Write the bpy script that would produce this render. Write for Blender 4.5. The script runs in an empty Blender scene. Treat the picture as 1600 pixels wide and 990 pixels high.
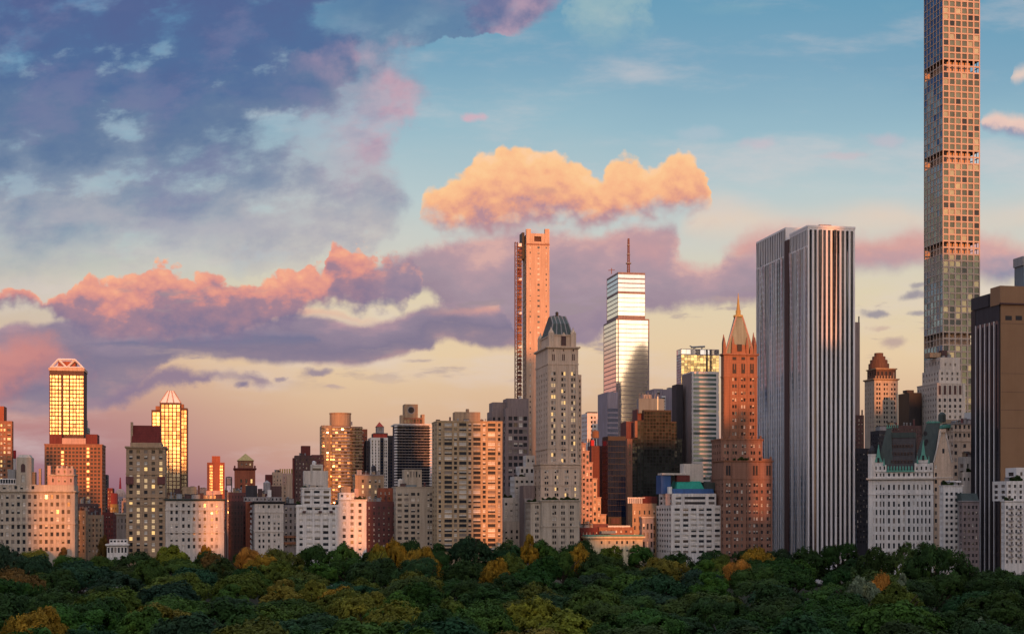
import bpy, math, random
import numpy as np
from mathutils import Vector, Matrix, noise as mnoise

scene = bpy.context.scene
F = 2300.0            # focal length in pixels of the 1600 px wide photograph
HC = 42.0             # height of the camera above the park lawn
TH = math.radians(11) # how far the street grid is turned from the line of sight
CA, SA = math.cos(TH), math.sin(TH)
HZ = 800.0            # photograph row of the horizon

# ------------------------------------------------------------------ camera
cam_d = bpy.data.cameras.new("camera")
cam = bpy.data.objects.new("camera", cam_d)
scene.collection.objects.link(cam)
cam.location = (0, 0, HC)
cam.rotation_euler = (math.radians(90), 0, 0)
cam_d.sensor_fit = 'HORIZONTAL'
cam_d.sensor_width = 36.0
cam_d.lens = F / 1600 * 36
cam_d.shift_y = (HZ - 495) / 1600
cam_d.clip_start = 1.0
cam_d.clip_end = 60000
scene.camera = cam
scene.view_settings.view_transform = 'Standard'
scene.view_settings.look = 'None'
scene.view_settings.exposure = 0.0
scene.view_settings.gamma = 1.0
scene.view_settings.use_curve_mapping = False
scene.cycles.max_bounces = 5
scene.cycles.diffuse_bounces = 3
scene.cycles.glossy_bounces = 3
scene.cycles.transparent_max_bounces = 6
scene.cycles.sample_clamp_indirect = 4.0

# ------------------------------------------------------------------ sun
SUN_EL, SUN_AZ = math.radians(4.0), math.radians(10.5)   # azimuth measured from -Y (behind the camera) towards +X
sun_dir = Vector((math.sin(SUN_AZ)*math.cos(SUN_EL), -math.cos(SUN_AZ)*math.cos(SUN_EL), math.sin(SUN_EL)))
sd = bpy.data.lights.new("sun", 'SUN')
sd.energy = 5.0
sd.angle = math.radians(0.53)
sd.color = (1.0, 0.31, 0.08)
sun = bpy.data.objects.new("sun", sd)
scene.collection.objects.link(sun)
sun.rotation_euler = sun_dir.to_track_quat('Z', 'Y').to_euler()

# ------------------------------------------------------------------ sky
def lin(c):
    out = []
    for v in c:
        v = v / 255.0
        out.append(v / 12.92 if v <= 0.04045 else ((v + 0.055) / 1.055) ** 2.4)
    return tuple(out)

class NT:
    """Small wrapper that writes node maths as expressions."""
    def __init__(s, tree):
        s.t = tree; s.n = tree.nodes; s.l = tree.links
    def put(s, sock, v):
        if isinstance(v, bpy.types.NodeSocket): s.l.new(v, sock)
        else: sock.default_value = v
    def m(s, op, a, b=0.0, c=0.0, clamp=False):
        n = s.n.new('ShaderNodeMath'); n.operation = op; n.use_clamp = clamp
        s.put(n.inputs[0], a); s.put(n.inputs[1], b); s.put(n.inputs[2], c)
        return n.outputs[0]
    def add(s, a, b): return s.m('ADD', a, b)
    def sub(s, a, b): return s.m('SUBTRACT', a, b)
    def mul(s, a, b): return s.m('MULTIPLY', a, b)
    def mad(s, a, b, c): return s.m('MULTIPLY_ADD', a, b, c)
    def mn(s, a, b): return s.m('MINIMUM', a, b)
    def mx(s, a, b): return s.m('MAXIMUM', a, b)
    def sstep(s, v, a, b):
        n = s.n.new('ShaderNodeMapRange'); n.interpolation_type = 'SMOOTHSTEP'
        s.put(n.inputs[0], v); s.put(n.inputs[1], a); s.put(n.inputs[2], b)
        return n.outputs[0]
    def xyz(s, x, y, z=0.0):
        n = s.n.new('ShaderNodeCombineXYZ')
        s.put(n.inputs[0], x); s.put(n.inputs[1], y); s.put(n.inputs[2], z)
        return n.outputs[0]
    def noise(s, vec, scale, detail=6.0, rough=0.55, color=False, dist=0.0):
        n = s.n.new('ShaderNodeTexNoise')
        s.put(n.inputs['Vector'], vec); n.inputs['Scale'].default_value = scale
        n.inputs['Detail'].default_value = detail; n.inputs['Roughness'].default_value = rough
        n.inputs['Distortion'].default_value = dist
        return n.outputs['Color'] if color else n.outputs[0]
    def sep(s, v):
        n = s.n.new('ShaderNodeSeparateXYZ'); s.put(n.inputs[0], v); return n.outputs
    def mix(s, f, a, b, mode='MIX'):
        n = s.n.new('ShaderNodeMix'); n.data_type = 'RGBA'; n.blend_type = mode; n.clamp_factor = True
        s.put(n.inputs[0], f)
        for k, v in ((6, a), (7, b)):
            if isinstance(v, bpy.types.NodeSocket): s.l.new(v, n.inputs[k])
            else: n.inputs[k].default_value = (*v[:3], 1)
        return n.outputs[2]
    def ramp(s, fac, stops):
        n = s.n.new('ShaderNodeValToRGB'); s.put(n.inputs[0], fac)
        e = n.color_ramp.elements
        while len(e) < len(stops): e.new(0.5)
        for k, (p, c) in enumerate(stops):
            e[k].position = p; e[k].color = (*c[:3], 1)
        return n.outputs[0]
    def curve(s, x, pts):
        n = s.n.new('ShaderNodeFloatCurve'); s.put(n.inputs['Value'], x)
        c = n.mapping.curves[0]
        while len(c.points) < len(pts): c.points.new(0.5, 0.5)
        for k, (px, py) in enumerate(pts):
            c.points[k].location = (px, py)
        n.mapping.update()
        return n.outputs[0]

world = bpy.data.worlds.new("World")
scene.world = world
world.use_nodes = True
world.cycles.sampling_method = 'MANUAL'
world.cycles.sample_map_resolution = 256
wt = NT(world.node_tree)
wt.n.clear()
w_out = wt.n.new('ShaderNodeOutputWorld')
w_bg = wt.n.new('ShaderNodeBackground')
wt.l.new(w_bg.outputs[0], w_out.inputs[0])
tc = wt.n.new('ShaderNodeTexCoord').outputs['Generated']
dx, dy, dz = wt.sep(tc)
az = wt.m('ARCTAN2', dx, dy)
el = wt.m('ARCSINE', dz)
az3 = wt.mad(wt.mul(wt.mul(az, az), az), 1/3, az)
el3 = wt.mad(wt.mul(wt.mul(el, el), el), 1/3, el)
# U runs with the compass bearing, V downwards with elevation; both in thousands of photograph pixels
U = wt.mad(az3, 2.3, 0.8)
V = wt.m('MULTIPLY_ADD', wt.mul(el3, wt.mad(wt.mul(az, az), 0.5, 1.0)), -2.3, 0.8)
UV = wt.xyz(U, V)

sky_st = wt.n.new('ShaderNodeTexSky')
sky_st.sky_type = 'NISHITA'
sky_st.sun_disc = False
sky_st.sun_elevation = SUN_EL
sky_st.sun_rotation = math.pi - SUN_AZ
sky_st.altitude = 50
sky_st.air_density = 1.0
sky_st.dust_density = 1.5
sky_st.ozone_density = 1.5
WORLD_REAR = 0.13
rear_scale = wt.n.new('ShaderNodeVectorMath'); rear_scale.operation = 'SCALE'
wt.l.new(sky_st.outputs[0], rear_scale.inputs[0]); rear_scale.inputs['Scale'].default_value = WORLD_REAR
# unseen pink glow round the low sun, added as fill; bluer air away
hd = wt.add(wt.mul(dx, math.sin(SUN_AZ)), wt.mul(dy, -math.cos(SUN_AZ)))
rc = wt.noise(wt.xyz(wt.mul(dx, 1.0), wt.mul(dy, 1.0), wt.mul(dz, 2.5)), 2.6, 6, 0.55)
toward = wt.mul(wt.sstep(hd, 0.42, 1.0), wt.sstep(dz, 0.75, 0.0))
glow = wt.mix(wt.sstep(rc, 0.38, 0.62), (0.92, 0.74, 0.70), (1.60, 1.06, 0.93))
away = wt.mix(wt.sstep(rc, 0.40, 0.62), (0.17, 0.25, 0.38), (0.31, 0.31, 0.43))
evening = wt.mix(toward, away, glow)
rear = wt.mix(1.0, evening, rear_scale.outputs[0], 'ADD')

S = lambda *c: lin(c)
# clear sky: blue overhead, cream and peach low down
vw = wt.mad(wt.sub(wt.noise(wt.xyz(wt.mul(U, 0.6), wt.mul(V, 2.0)), 2.2, 3), 0.5), 0.10, V)
skycol = wt.ramp(vw, [
    (0.0, S(104,156,184)), (0.10, S(124,166,190)), (0.20, S(152,186,200)), (0.30, S(186,202,204)),
    (0.38, S(206,206,196)), (0.46, S(222,208,178)), (0.55, S(230,203,166)), (0.64, S(218,182,150)),
    (0.72, S(198,152,138)), (0.80, S(150,112,124))])
skyleft = wt.ramp(vw, [
    (0.0, S(96,140,180)), (0.20, S(120,165,190)), (0.36, S(160,190,196)), (0.44, S(205,200,182)), (0.56, S(214,176,150)),
    (0.66, S(186,136,134)), (0.74, S(160,116,128)), (0.80, S(120,88,112))])
col = wt.mix(wt.sstep(U, 0.55, 0.05), skycol, skyleft)

nz_a = wt.noise(UV, 9.0, 9, 0.60, color=True)
nz_b = wt.noise(wt.xyz(wt.mul(U, 0.55), wt.mul(V, 1.5), 3.7), 5.0, 7, 0.55, color=True)

def warped(ampu, ampv, src):
    r, g, b = wt.sep(src)
    return (wt.mad(wt.sub(r, 0.5), ampu, U), wt.mad(wt.sub(g, 0.5), ampv, V), b)

def bank(col, top, bot, stops, soft=0.02, soft_bot=None, amp=(0.10, 0.10), src=None, dens=1.0,
         tone_noise=0.5, tone_scale=14.0, u_fade=None, puff=0.0, puff_scale=26.0, tone_stretch=1.0, right_stops=None, split=None, seed=0.0, floor_noise=0.0):
    """One bank of cloud: outline from two profiles over the bearing, broken up by fractal noise."""
    src = src or nz_a
    u, v, b = warped(amp[0], amp[1], src)
    if puff:
        r1, g1, b1 = wt.sep(src)
        vo = wt.n.new('ShaderNodeTexVoronoi'); vo.feature = 'SMOOTH_F1'; vo.voronoi_dimensions = '2D'
        wt.put(vo.inputs['Vector'], wt.xyz(wt.mad(g1, 0.03, U), wt.mad(r1, 0.03, wt.mul(V, 1.15))))
        vo.inputs['Scale'].default_value = puff_scale; vo.inputs['Detail'].default_value = 2.0; vo.inputs['Smoothness'].default_value = 0.35
        pf = wt.sub(vo.outputs['Distance'], 0.38)
        v = wt.mad(pf, -puff, v)
    u = wt.mul(u, 0.625)
    t = wt.curve(u, [(x/1600, y/1000) for x, y in top])
    bo = wt.curve(u, [(x/1600, y/1000) for x, y in bot])
    a = wt.sstep(wt.sub(v, t), 0.0, soft)
    a2 = wt.sstep(wt.sub(bo, v), 0.0, soft_bot or soft)
    alpha = wt.mul(a, a2)
    if u_fade:
        for (e0, e1) in u_fade: alpha = wt.mul(alpha, wt.sstep(u, e0/1600, e1/1600))
    h = wt.m('DIVIDE', wt.sub(v, t), wt.mx(wt.sub(bo, t), 0.01))
    tn = wt.noise(wt.xyz(wt.mul(U, 1/tone_stretch), V, 7.1 + seed), tone_scale, 7, 0.58)
    # billows: each lump is brighter on its upper side
    tn2 = wt.noise(wt.xyz(wt.mul(U, 1/tone_stretch), wt.add(V, 0.010), 7.1 + seed), tone_scale, 7, 0.58)
    relief = wt.mul(wt.sub(tn2, tn), 1.6)
    tone = wt.add(wt.mad(wt.sub(tn, 0.5), tone_noise, h), relief)
    if puff: tone = wt.mad(pf, 0.42, tone)
    c = wt.ramp(tone, stops)
    if right_stops:
        c = wt.mix(wt.sstep(wt.mul(U, 0.625), split[0]/1600, split[1]/1600), c, wt.ramp(tone, right_stops))
    if floor_noise:
        alpha = wt.mul(alpha, wt.sstep(wt.noise(wt.xyz(wt.mul(U, 0.6), V, 1.3 + seed), 7.0, 7, 0.6), 0.5 - floor_noise, 0.5))
    return wt.mix(wt.mul(alpha, dens), col, c)

# pale high wisps
wisp = wt.noise(wt.xyz(wt.mul(U, 0.45), wt.mul(V, 1.6), 9.0), 6.0, 8, 0.6)
col = wt.mix(wt.mul(wt.sstep(wisp, 0.47, 0.75), 0.50), col, S(222,208,206))
col = bank(col, [(0,600),(860,600),(882,-60),(1040,-60),(1062,600),(1600,600)], [(0,-60),(860,-60),(880,20),(900,70),(940,88),(990,80),(1025,40),(1050,-20),(1100,-60),(1600,-60)],
           [(0.0, S(178,200,194)), (1.0, S(168,192,192))], soft=0.10, amp=(0.34, 0.20), dens=0.62, floor_noise=0.16)
col = bank(col, [(0,-60),(1600,-60)], [(0,-60),(1040,-60),(1070,12),(1120,30),(1190,22),(1215,-10),(1330,-40),(1380,20),(1440,18),(1480,-50),(1600,-60)],
           [(0.0, S(186,205,190)), (1.0, S(172,196,190))], soft=0.04, amp=(0.10, 0.06), dens=0.7)
# cream veil right of the bright cumulus
col = bank(col, [(0,400),(1040,400),(1080,320),(1130,285),(1200,300),(1270,312),(1340,300),(1400,290),(1440,300),(1500,310),(1600,300)],
           [(0,360),(1040,365),(1100,385),(1300,380),(1600,370)],
           [(0.0, S(222,206,196)), (0.6, S(230,206,186)), (1.0, S(226,196,180))], soft=0.05, amp=(0.12, 0.05), src=nz_b, dens=0.75)

# ---- the slate blue deck over the upper part of the sky
tilt = wt.add(V, wt.mul(U, 0.10))
dn = wt.noise(wt.xyz(wt.mul(U, 0.85), wt.mul(tilt, 1.3), 5.0), 5.5, 8, 0.56)
dn2 = wt.noise(wt.xyz(wt.mul(U, 0.85), wt.mul(tilt, 1.45), 15.0), 10.0, 8, 0.56)
ud, vd, _ = warped(0.17, 0.14, nz_a)
edge = wt.curve(vd, [(0.0, 0.56), (0.04, 0.53), (0.08, 0.41), (0.12, 0.41), (0.16, 0.425), (0.21, 0.405), (0.26, 0.40), (0.33, 0.40), (0.40, 0.34), (0.46, 0.2), (1.0, 0.2)])
edge = wt.mul(edge, 1.6)
into = wt.sub(edge, ud)                      # > 0 inside the deck
fall = wt.sstep(vd, 0.47, 0.33)
body = wt.mul(wt.sstep(into, 0.0, 0.05), fall)
both = wt.mad(dn, 0.6, wt.mul(dn2, 0.4))
thick = wt.mad(wt.sstep(U, 0.42, 0.58), 0.42, 0.28)
hole = wt.mx(wt.sstep(both, 0.36, 0.50), thick)
a_deck = wt.mul(body, hole)
ct = wt.mad(wt.sub(dn2, 0.5), -0.7, wt.mad(wt.sub(dn, 0.5), -0.6, wt.mul(vd, 2.1)))
ct = wt.mad(wt.sstep(U, 0.25, 0.65), 0.16, ct)
c_deck = wt.ramp(ct, [(0.0, S(82,98,144)), (0.2, S(80,106,150)), (0.42, S(98,120,154)), (0.62, S(134,148,170)), (0.78, S(168,170,180)), (1.0, S(200,188,184))])
pinkish = wt.mul(wt.sstep(into, 0.26, 0.0), wt.sstep(vd, 0.32, 0.22))
pinkish = wt.mul(wt.mul(pinkish, wt.sstep(wt.noise(wt.xyz(U, V, 21.0), 6.0, 6, 0.55), 0.38, 0.58)), 0.9)
c_deck = wt.mix(pinkish, c_deck, S(208,170,182))
lilac = wt.mul(wt.sstep(wt.noise(wt.xyz(U, wt.mul(tilt, 1.8), 31.0), 5.0, 7, 0.6), 0.50, 0.64), 0.42)
c_deck = wt.mix(lilac, c_deck, S(128,126,162))
# torn bright rims where thin cloud catches the light
rim = wt.mul(wt.mul(wt.sstep(dn2, 0.44, 0.34), wt.sstep(vd, 0.0, 0.10)), 0.42)
c_deck = wt.mix(rim, c_deck, S(164,190,204))
col = wt.mix(wt.mul(a_deck, 0.94), col, c_deck)
low = wt.mul(wt.mul(wt.sstep(wt.noise(wt.xyz(wt.mul(U, 0.5), wt.mul(V, 1.6), 61.0), 6.0, 7, 0.58), 0.47, 0.60), wt.mul(wt.sstep(V, 0.30, 0.35), wt.sstep(V, 0.44, 0.37))), wt.sstep(U, 0.70, 0.35))
col = wt.mix(wt.mul(low, 0.55), col, S(176,174,184))

PURP = S(146,126,146); PURP2 = S(160,138,154); SLATE = S(120,116,142)
# purple mass over the middle, behind the towers
col = bank(col, [(0,560),(420,500),(470,428),(520,412),(570,392),(640,384),(700,362),(760,352),(840,350),(940,352),(1040,352),(1075,392),(1110,402),(1150,380),(1190,402),(1240,520),(1600,560)],
           [(0,480),(440,470),(470,440),(540,446),(600,452),(680,470),(720,535),(800,552),(860,560),(920,560),(960,520),(1010,492),(1080,494),(1140,490),(1190,482),(1230,470),(1600,470)],
           [(0.0, S(214,172,166)), (0.20, S(184,154,162)), (0.5, S(166,146,158)), (0.8, S(158,138,152)), (1.0, S(150,132,150))],
           soft=0.022, amp=(0.10, 0.08), tone_noise=1.3, tone_stretch=1.6)
# pink upper shoulder above the striped glass tower
col = bank(col, [(0,520),(880,520),(900,372),(940,356),(1000,352),(1040,362),(1062,400),(1080,520),(1600,520)],
           [(0,350),(880,360),(910,400),(960,408),(1010,425),(1050,430),(1070,400),(1100,350),(1600,350)],
           [(0.0, S(218,164,156)), (0.5, S(208,158,158)), (1.0, S(176,146,160))], soft=0.05, amp=(0.10, 0.05), dens=0.8)
# long flat slate band to the left, low
col = bank(col, [(0,520),(20,500),(60,505),(130,492),(260,496),(400,500),(470,490),(560,500),(640,485),(700,466),(760,470),(800,480),(830,600),(1600,640)],
           [(0,648),(90,652),(170,640),(215,620),(250,590),(300,560),(350,566),(420,572),(520,574),(600,572),(650,560),(690,536),(740,545),(800,552),(830,500),(1600,480)],
           [(0.0, S(186,152,160)), (0.25, S(150,134,152)), (0.6, S(132,122,144)), (0.85, S(146,130,146)), (1.0, S(168,140,148))],
           soft=0.014, amp=(0.12, 0.040), tone_noise=1.5, tone_stretch=2.6, tone_scale=13, seed=2)
col = bank(col, [(0,640),(200,600),(300,566),(360,572),(410,580),(440,600),(460,640),(1600,640)],
           [(0,600),(180,640),(240,626),(290,612),(330,596),(380,606),(430,612),(450,600),(1600,560)],
           [(0.0, S(138,120,146)), (1.0, S(142,124,146))], soft=0.02, amp=(0.16, 0.08), dens=0.9)
col = bank(col, [(0,640),(100,545),(240,524),(330,520),(430,516),(490,524),(520,640),(1600,640)], [(0,500),(90,535),(150,545),(300,545),(430,542),(495,536),(530,500),(1600,500)],
           [(0.0, S(152,138,158)), (0.5, S(118,118,146)), (1.0, S(126,122,146))], soft=0.010, amp=(0.12, 0.03), dens=0.8, tone_noise=0.6, tone_stretch=3.0)
# warm pink gaps in that band
col = bank(col, [(0,640),(425,640),(445,476),(500,478),(560,486),(640,492),(690,474),(730,470),(790,470),(810,640),(1600,640)],
           [(0,440),(425,440),(450,498),(520,506),(600,508),(680,496),(760,498),(800,490),(812,440),(1600,440)],
           [(0.0, S(238,190,160)), (0.5, S(226,166,150)), (1.0, S(196,150,154))], soft=0.02, amp=(0.10, 0.06), dens=0.85, tone_noise=1.2)
col = bank(col, [(0,506),(60,512),(100,530),(150,560),(220,640),(1600,700)], [(0,640),(60,612),(110,600),(160,590),(215,560),(240,500),(1600,400)],
           [(0.0, S(226,150,132)), (0.6, S(214,138,128)), (1.0, S(170,118,128))], soft=0.05, amp=(0.20, 0.10), dens=0.75, tone_noise=1.4, tone_stretch=2.0)
# sunlit bank with pink and orange tops
col = bank(col, [(0,432),(30,428),(52,440),(70,462),(95,446),(120,440),(140,426),(165,438),(195,420),(225,412),(262,420),(300,426),(338,422),(372,434),(410,426),(455,410),(480,404),(508,412),(524,372),(556,368),(585,388),(640,396),(690,470),(1600,560)],
           [(0,476),(40,482),(80,500),(120,530),(200,540),(300,540),(400,534),(445,520),(500,486),(560,484),(600,480),(632,488),(645,470),(690,430),(1600,380)],
           [(0.0, S(250,184,146)), (0.22, S(238,164,140)), (0.45, S(214,146,140)), (0.62, S(166,132,146)), (1.0, S(132,120,146))],
           soft=0.010, soft_bot=0.03, puff=0.020, puff_scale=34.0, amp=(0.09, 0.085), tone_noise=1.25, tone_scale=16, tone_stretch=1.5, seed=1,
           right_stops=[(0.0, S(240,178,152)), (0.25, S(210,156,150)), (0.45, S(160,138,154)), (1.0, S(134,124,148))], split=(560, 620))
# pink bank to the right, behind the slab and the slim tower
col = bank(col, [(0,520),(1090,520),(1118,392),(1150,362),(1175,344),(1230,340),(1300,348),(1360,352),(1420,346),(1480,348),(1540,352),(1600,366)],
           [(0,340),(1090,350),(1120,398),(1160,420),(1250,440),(1340,438),(1400,436),(1450,430),(1500,440),(1550,460),(1600,450)],
           [(0.0, S(220,178,170)), (0.4, S(212,164,158)), (0.75, S(188,156,162)), (1.0, S(168,150,164))],
           soft=0.035, amp=(0.10, 0.06), tone_noise=0.9, tone_stretch=1.6, seed=3,
           right_stops=[(0.0, S(226,172,160)), (0.35, S(190,160,166)), (0.7, S(150,146,164)), (1.0, S(176,170,172))], split=(1500, 1560))
# small clouds beside the slim tower
col = bank(col, [(0,300),(1515,300),(1535,176),(1565,164),(1600,170)], [(0,120),(1520,150),(1540,212),(1570,216),(1600,222)],
           [(0.0, S(240,206,188)), (0.5, S(228,196,186)), (0.8, S(150,152,176)), (1.0, S(140,156,180))], soft=0.02, amp=(0.08, 0.06), tone_noise=0.5)
col = bank(col, [(0,300),(1565,300),(1580,104),(1600,98)], [(0,80),(1570,90),(1584,134),(1600,132)],
           [(0.0, S(236,208,192)), (1.0, S(222,200,190))], soft=0.02, amp=(0.05, 0.05))
# flecks of slate low in the clear part
fl = wt.noise(wt.xyz(wt.mul(U, 0.8), wt.mul(V, 3.0), 41.0), 7.5, 6, 0.55)
fmask = wt.mul(wt.sstep(V, 0.43, 0.47), wt.sstep(V, 0.62, 0.55))
col = wt.mix(wt.mul(wt.mul(wt.sstep(fl, 0.58, 0.66), fmask), 0.75), col, S(160,142,150))
def fleck(col, x, y, rx, ry, c, dens=0.8, soft=0.9):
    """a small scrap of cloud"""
    u, v, _ = warped(0.13, 0.05, nz_a)
    a = wt.mul(wt.sub(u, x/1000), 1000/rx); b_ = wt.mul(wt.sub(v, y/1000), 1000/ry)
    d = wt.m('SQRT', wt.mad(a, a, wt.mul(b_, b_)))
    return wt.mix(wt.mul(wt.sstep(d, 1.15, 1.15-soft), dens), col, c)
SL = S(140,134,150)
for (x, y, rx, ry, c, dn_) in ((1418,462,34,9,SL,.8),(1432,450,26,6,SL,.7),(1362,490,24,8,SL,.8),(1432,491,24,6,SL,.7),(1392,538,38,11,S(176,150,150),.7),(1365,513,16,6,S(190,158,152),.5),
                               (368,602,20,8,S(132,120,146),.9),(494,580,26,8,S(140,126,148),.8),(448,594,16,6,S(140,126,148),.7),(535,604,24,5,S(178,154,156),.6),(1130,470,30,6,S(190,164,156),.5),
                               (730,184,17,9,S(212,176,188),.8),(1185,222,36,12,S(204,186,196),.5),(1310,246,40,9,S(206,186,192),.5),(1385,222,40,14,S(204,186,196),.5),(1100,205,50,14,S(190,196,206),.35)):
    col = fleck(col, x, y, rx, ry, c, dn_)
# the bright cumulus
col = bank(col, [(0,420),(640,420),(654,318),(668,290),(690,278),(722,262),(738,250),(750,236),(772,228),(786,208),(812,204),(840,214),(870,226),(900,240),(934,262),(958,246),(985,238),(1006,256),(1024,252),(1042,230),(1068,226),(1088,240),(1098,280),(1110,312),(1124,330),(1150,420),(1600,420)],
           [(0,300),(638,310),(654,340),(690,360),(740,366),(820,362),(880,356),(950,356),(1020,348),(1072,340),(1112,332),(1140,310),(1600,300)],
           [(0.0, S(252,208,168)), (0.30, S(252,200,148)), (0.58, S(248,184,140)), (0.80, S(228,162,138)), (0.93, S(202,150,146)), (1.0, S(184,142,150))],
           soft=0.013, soft_bot=0.040, puff=0.022, amp=(0.075, 0.060), tone_noise=0.50, tone_scale=13, seed=4)

col = fleck(col, 838, 298, 22, 9, S(212,156,138), .7)
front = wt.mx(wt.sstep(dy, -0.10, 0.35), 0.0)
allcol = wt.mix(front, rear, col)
# unseen bright layer overhead, added to light the tree crowns from above
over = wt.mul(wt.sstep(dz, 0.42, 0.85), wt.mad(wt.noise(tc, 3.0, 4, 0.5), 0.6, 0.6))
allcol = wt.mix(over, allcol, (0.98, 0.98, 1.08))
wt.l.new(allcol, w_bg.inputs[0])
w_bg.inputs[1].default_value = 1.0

# ------------------------------------------------------------------ materials
rnd = random.Random(7)
MATS = {}
def wall_mat(name, rgb, var=0.42, rough=0.85, brick=0.0, streak=0.60, spec=0.25, metal=0.0):
    m = bpy.data.materials.new(name); m.use_nodes = True
    t = NT(m.node_tree); t.n.clear()
    out = t.n.new('ShaderNodeOutputMaterial'); p = t.n.new('ShaderNodeBsdfPrincipled')
    t.l.new(p.outputs[0], out.inputs[0])
    oc = t.n.new('ShaderNodeTexCoord').outputs['Object']
    x, y, z = t.sep(oc)
    n1 = t.noise(oc, 0.09, 4, 0.6)
    n2 = t.noise(t.xyz(x, y, t.mul(z, 0.06)), 0.9, 3, 0.6)      # rain streaks
    n3 = t.noise(oc, 1.3, 3, 0.7)
    f = t.mad(t.sub(n1, 0.5), var * 2, 1.0)
    f = t.mad(t.sub(n2, 0.5), streak * 2, f)
    f = t.mad(t.sub(n3, 0.5), var * 1.4, f)
    if brick:
        w = t.m('SINE', t.mul(z, 7.0)); f = t.mad(w, -brick * 0.15, f)
    sc = t.n.new('ShaderNodeVectorMath'); sc.operation = 'SCALE'
    sc.inputs[0].default_value = rgb; t.l.new(f, sc.inputs['Scale'])
    hue = t.mix(t.sstep(n1, 0.35, 0.7), sc.outputs[0], t.mix(0.5, sc.outputs[0], tuple(c * 0.8 for c in (rgb[0], rgb[1] * 0.93, rgb[2] * 0.86))))
    t.l.new(hue, p.inputs['Base Color'])
    p.inputs['Roughness'].default_value = rough; p.inputs['Metallic'].default_value = metal
    p.inputs['Specular IOR Level'].default_value = spec
    MATS[name] = m
    return m
def glass_mat(name, rgb, rough=0.08, metal=0.0, spec=0.6, var=0.5, floors=0.0, ior=1.5, wave=0.0):
    m = bpy.data.materials.new(name); m.use_nodes = True
    t = NT(m.node_tree); t.n.clear()
    out = t.n.new('ShaderNodeOutputMaterial'); p = t.n.new('ShaderNodeBsdfPrincipled')
    t.l.new(p.outputs[0], out.inputs[0])
    oi = t.n.new('ShaderNodeObjectInfo')
    geo = t.n.new('ShaderNodeNewGeometry')
    r = t.mad(t.sub(geo.outputs['Random Per Island'], 0.5), var, 1.0)
    r = t.mad(t.sub(oi.outputs['Random'], 0.5), var, r)
    oc = t.n.new('ShaderNodeTexCoord').outputs['Object']
    x, y, z = t.sep(oc)
    n1 = t.noise(oc, 0.25, 3, 0.5)
    r = t.mul(r, t.mad(t.sub(n1, 0.5), 0.6, 1.0))
    if floors:
        fr = t.m('FRACT', t.mul(z, 1.0 / floors))
        r = t.mul(r, t.mad(t.sstep(fr, 0.62, 0.70), 0.55, 0.85))
    sc = t.n.new('ShaderNodeVectorMath'); sc.operation = 'SCALE'
    sc.inputs[0].default_value = rgb; t.l.new(r, sc.inputs['Scale'])
    t.l.new(sc.outputs[0], p.inputs['Base Color'])
    p.inputs['Roughness'].default_value = rough; p.inputs['Metallic'].default_value = metal
    p.inputs['Specular IOR Level'].default_value = spec; p.inputs['IOR'].default_value = ior
    if wave:
        bp = t.n.new('ShaderNodeBump'); bp.inputs['Strength'].default_value = 1.0; bp.inputs['Distance'].default_value = wave
        t.l.new(t.noise(oc, 0.35, 2, 0.5), bp.inputs['Height']); t.l.new(bp.outputs[0], p.inputs['Normal'])
    MATS[name] = m
    return m
for a in [
    ('limestone', (.40,.345,.285)), ('pale_stone', (.50,.455,.42)), ('white_stone', (.60,.575,.56)), ('beige_brick', (.40,.295,.19), .38, .9, .8),
    ('tan_brick', (.33,.235,.16), .22, .9, .8), ('red_brick', (.27,.085,.05), .25, .9, .8), ('orange_brick', (.25,.12,.075), .38, .9, .8),
    ('dark_red', (.12,.032,.03), .25, .9, .8), ('brown_dark', (.085,.05,.05), .25, .9, .8), ('plum_brick', (.13,.055,.055), .25, .9, .8),
    ('mauve_concrete', (.22,.175,.175)), ('lilac_panel', (.26,.225,.27), .08), ('terracotta', (.24,.125,.09), .22, .85, .6),
    ('tower_stone', (.50,.385,.305)), ('sand_concrete', (.45,.325,.245), .2), ('brown_mid', (.20,.135,.10), .3, .9, .8), ('park_concrete', (.39,.32,.28), .06, .7, 0, .1),
    ('travertine', (.52,.45,.42), .08, .6, 0, .12), ('white_panel', (.62,.60,.60), .08, .6, 0, .1), ('white_marble', (.66,.65,.68), .1, .5, 0, .12),
    ('tan_panel', (.235,.135,.075), .06, .55, 0, .12), ('charcoal', (.035,.033,.042), .2, .7), ('black_metal', (.018,.018,.024), .2, .5),
    ('grey_stone', (.27,.25,.26)), ('roof_tar', (.07,.065,.065), .3, .95), ('slate_roof', (.055,.05,.055), .3, .8, .8),
    ('copper_green', (.09,.27,.22), .25, .7), ('copper_dark', (.045,.062,.062), .35, .6), ('tarp_blue', (.03,.09,.25), .15, .5), ('net_green', (.02,.26,.20), .15, .7),
    ('roof_red', (.35,.05,.035), .2, .8), ('gold_roof', (.36,.27,.10), .2, .6), ('steel', (.22,.23,.25), .15, .45), ('rust_steel', (.20,.095,.07), .25, .7),
    ('wood_tank', (.20,.11,.07), .2, .9), ('stripe_red', (.45,.03,.04), .1, .7), ('stripe_white', (.7,.7,.7), .1, .7), ('cream_paint', (.60,.50,.33), .1, .7),
    ('pink_stone', (.42,.29,.25), .18), ('ochre_wall', (.45,.22,.06), .2), ('soil', (.02,.022,.014), .3, 1.0), ('asphalt', (.05,.05,.052), .2, .9), ('paving', (.25,.24,.23), .2, .9),
    ('crimson_roof', (.13,.022,.02), .25, .85, .8), ('bark', (.05,.038,.03), .3, .95), ('unseen_block_wall', (.20,.16,.15), .2, .9), ('blue_steel', (.10,.15,.19), .1, .4), ('roof_lead', (.19,.24,.22), .2, .7), ('umber_brick', (.10,.058,.046), .22, .9, .8)]:
    wall_mat(*a)
glass_mat('glass', (.022,.026,.034), .12, 0, .45)
glass_mat('glass_dull', (.035,.03,.032), .55, 0, .25)
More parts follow.
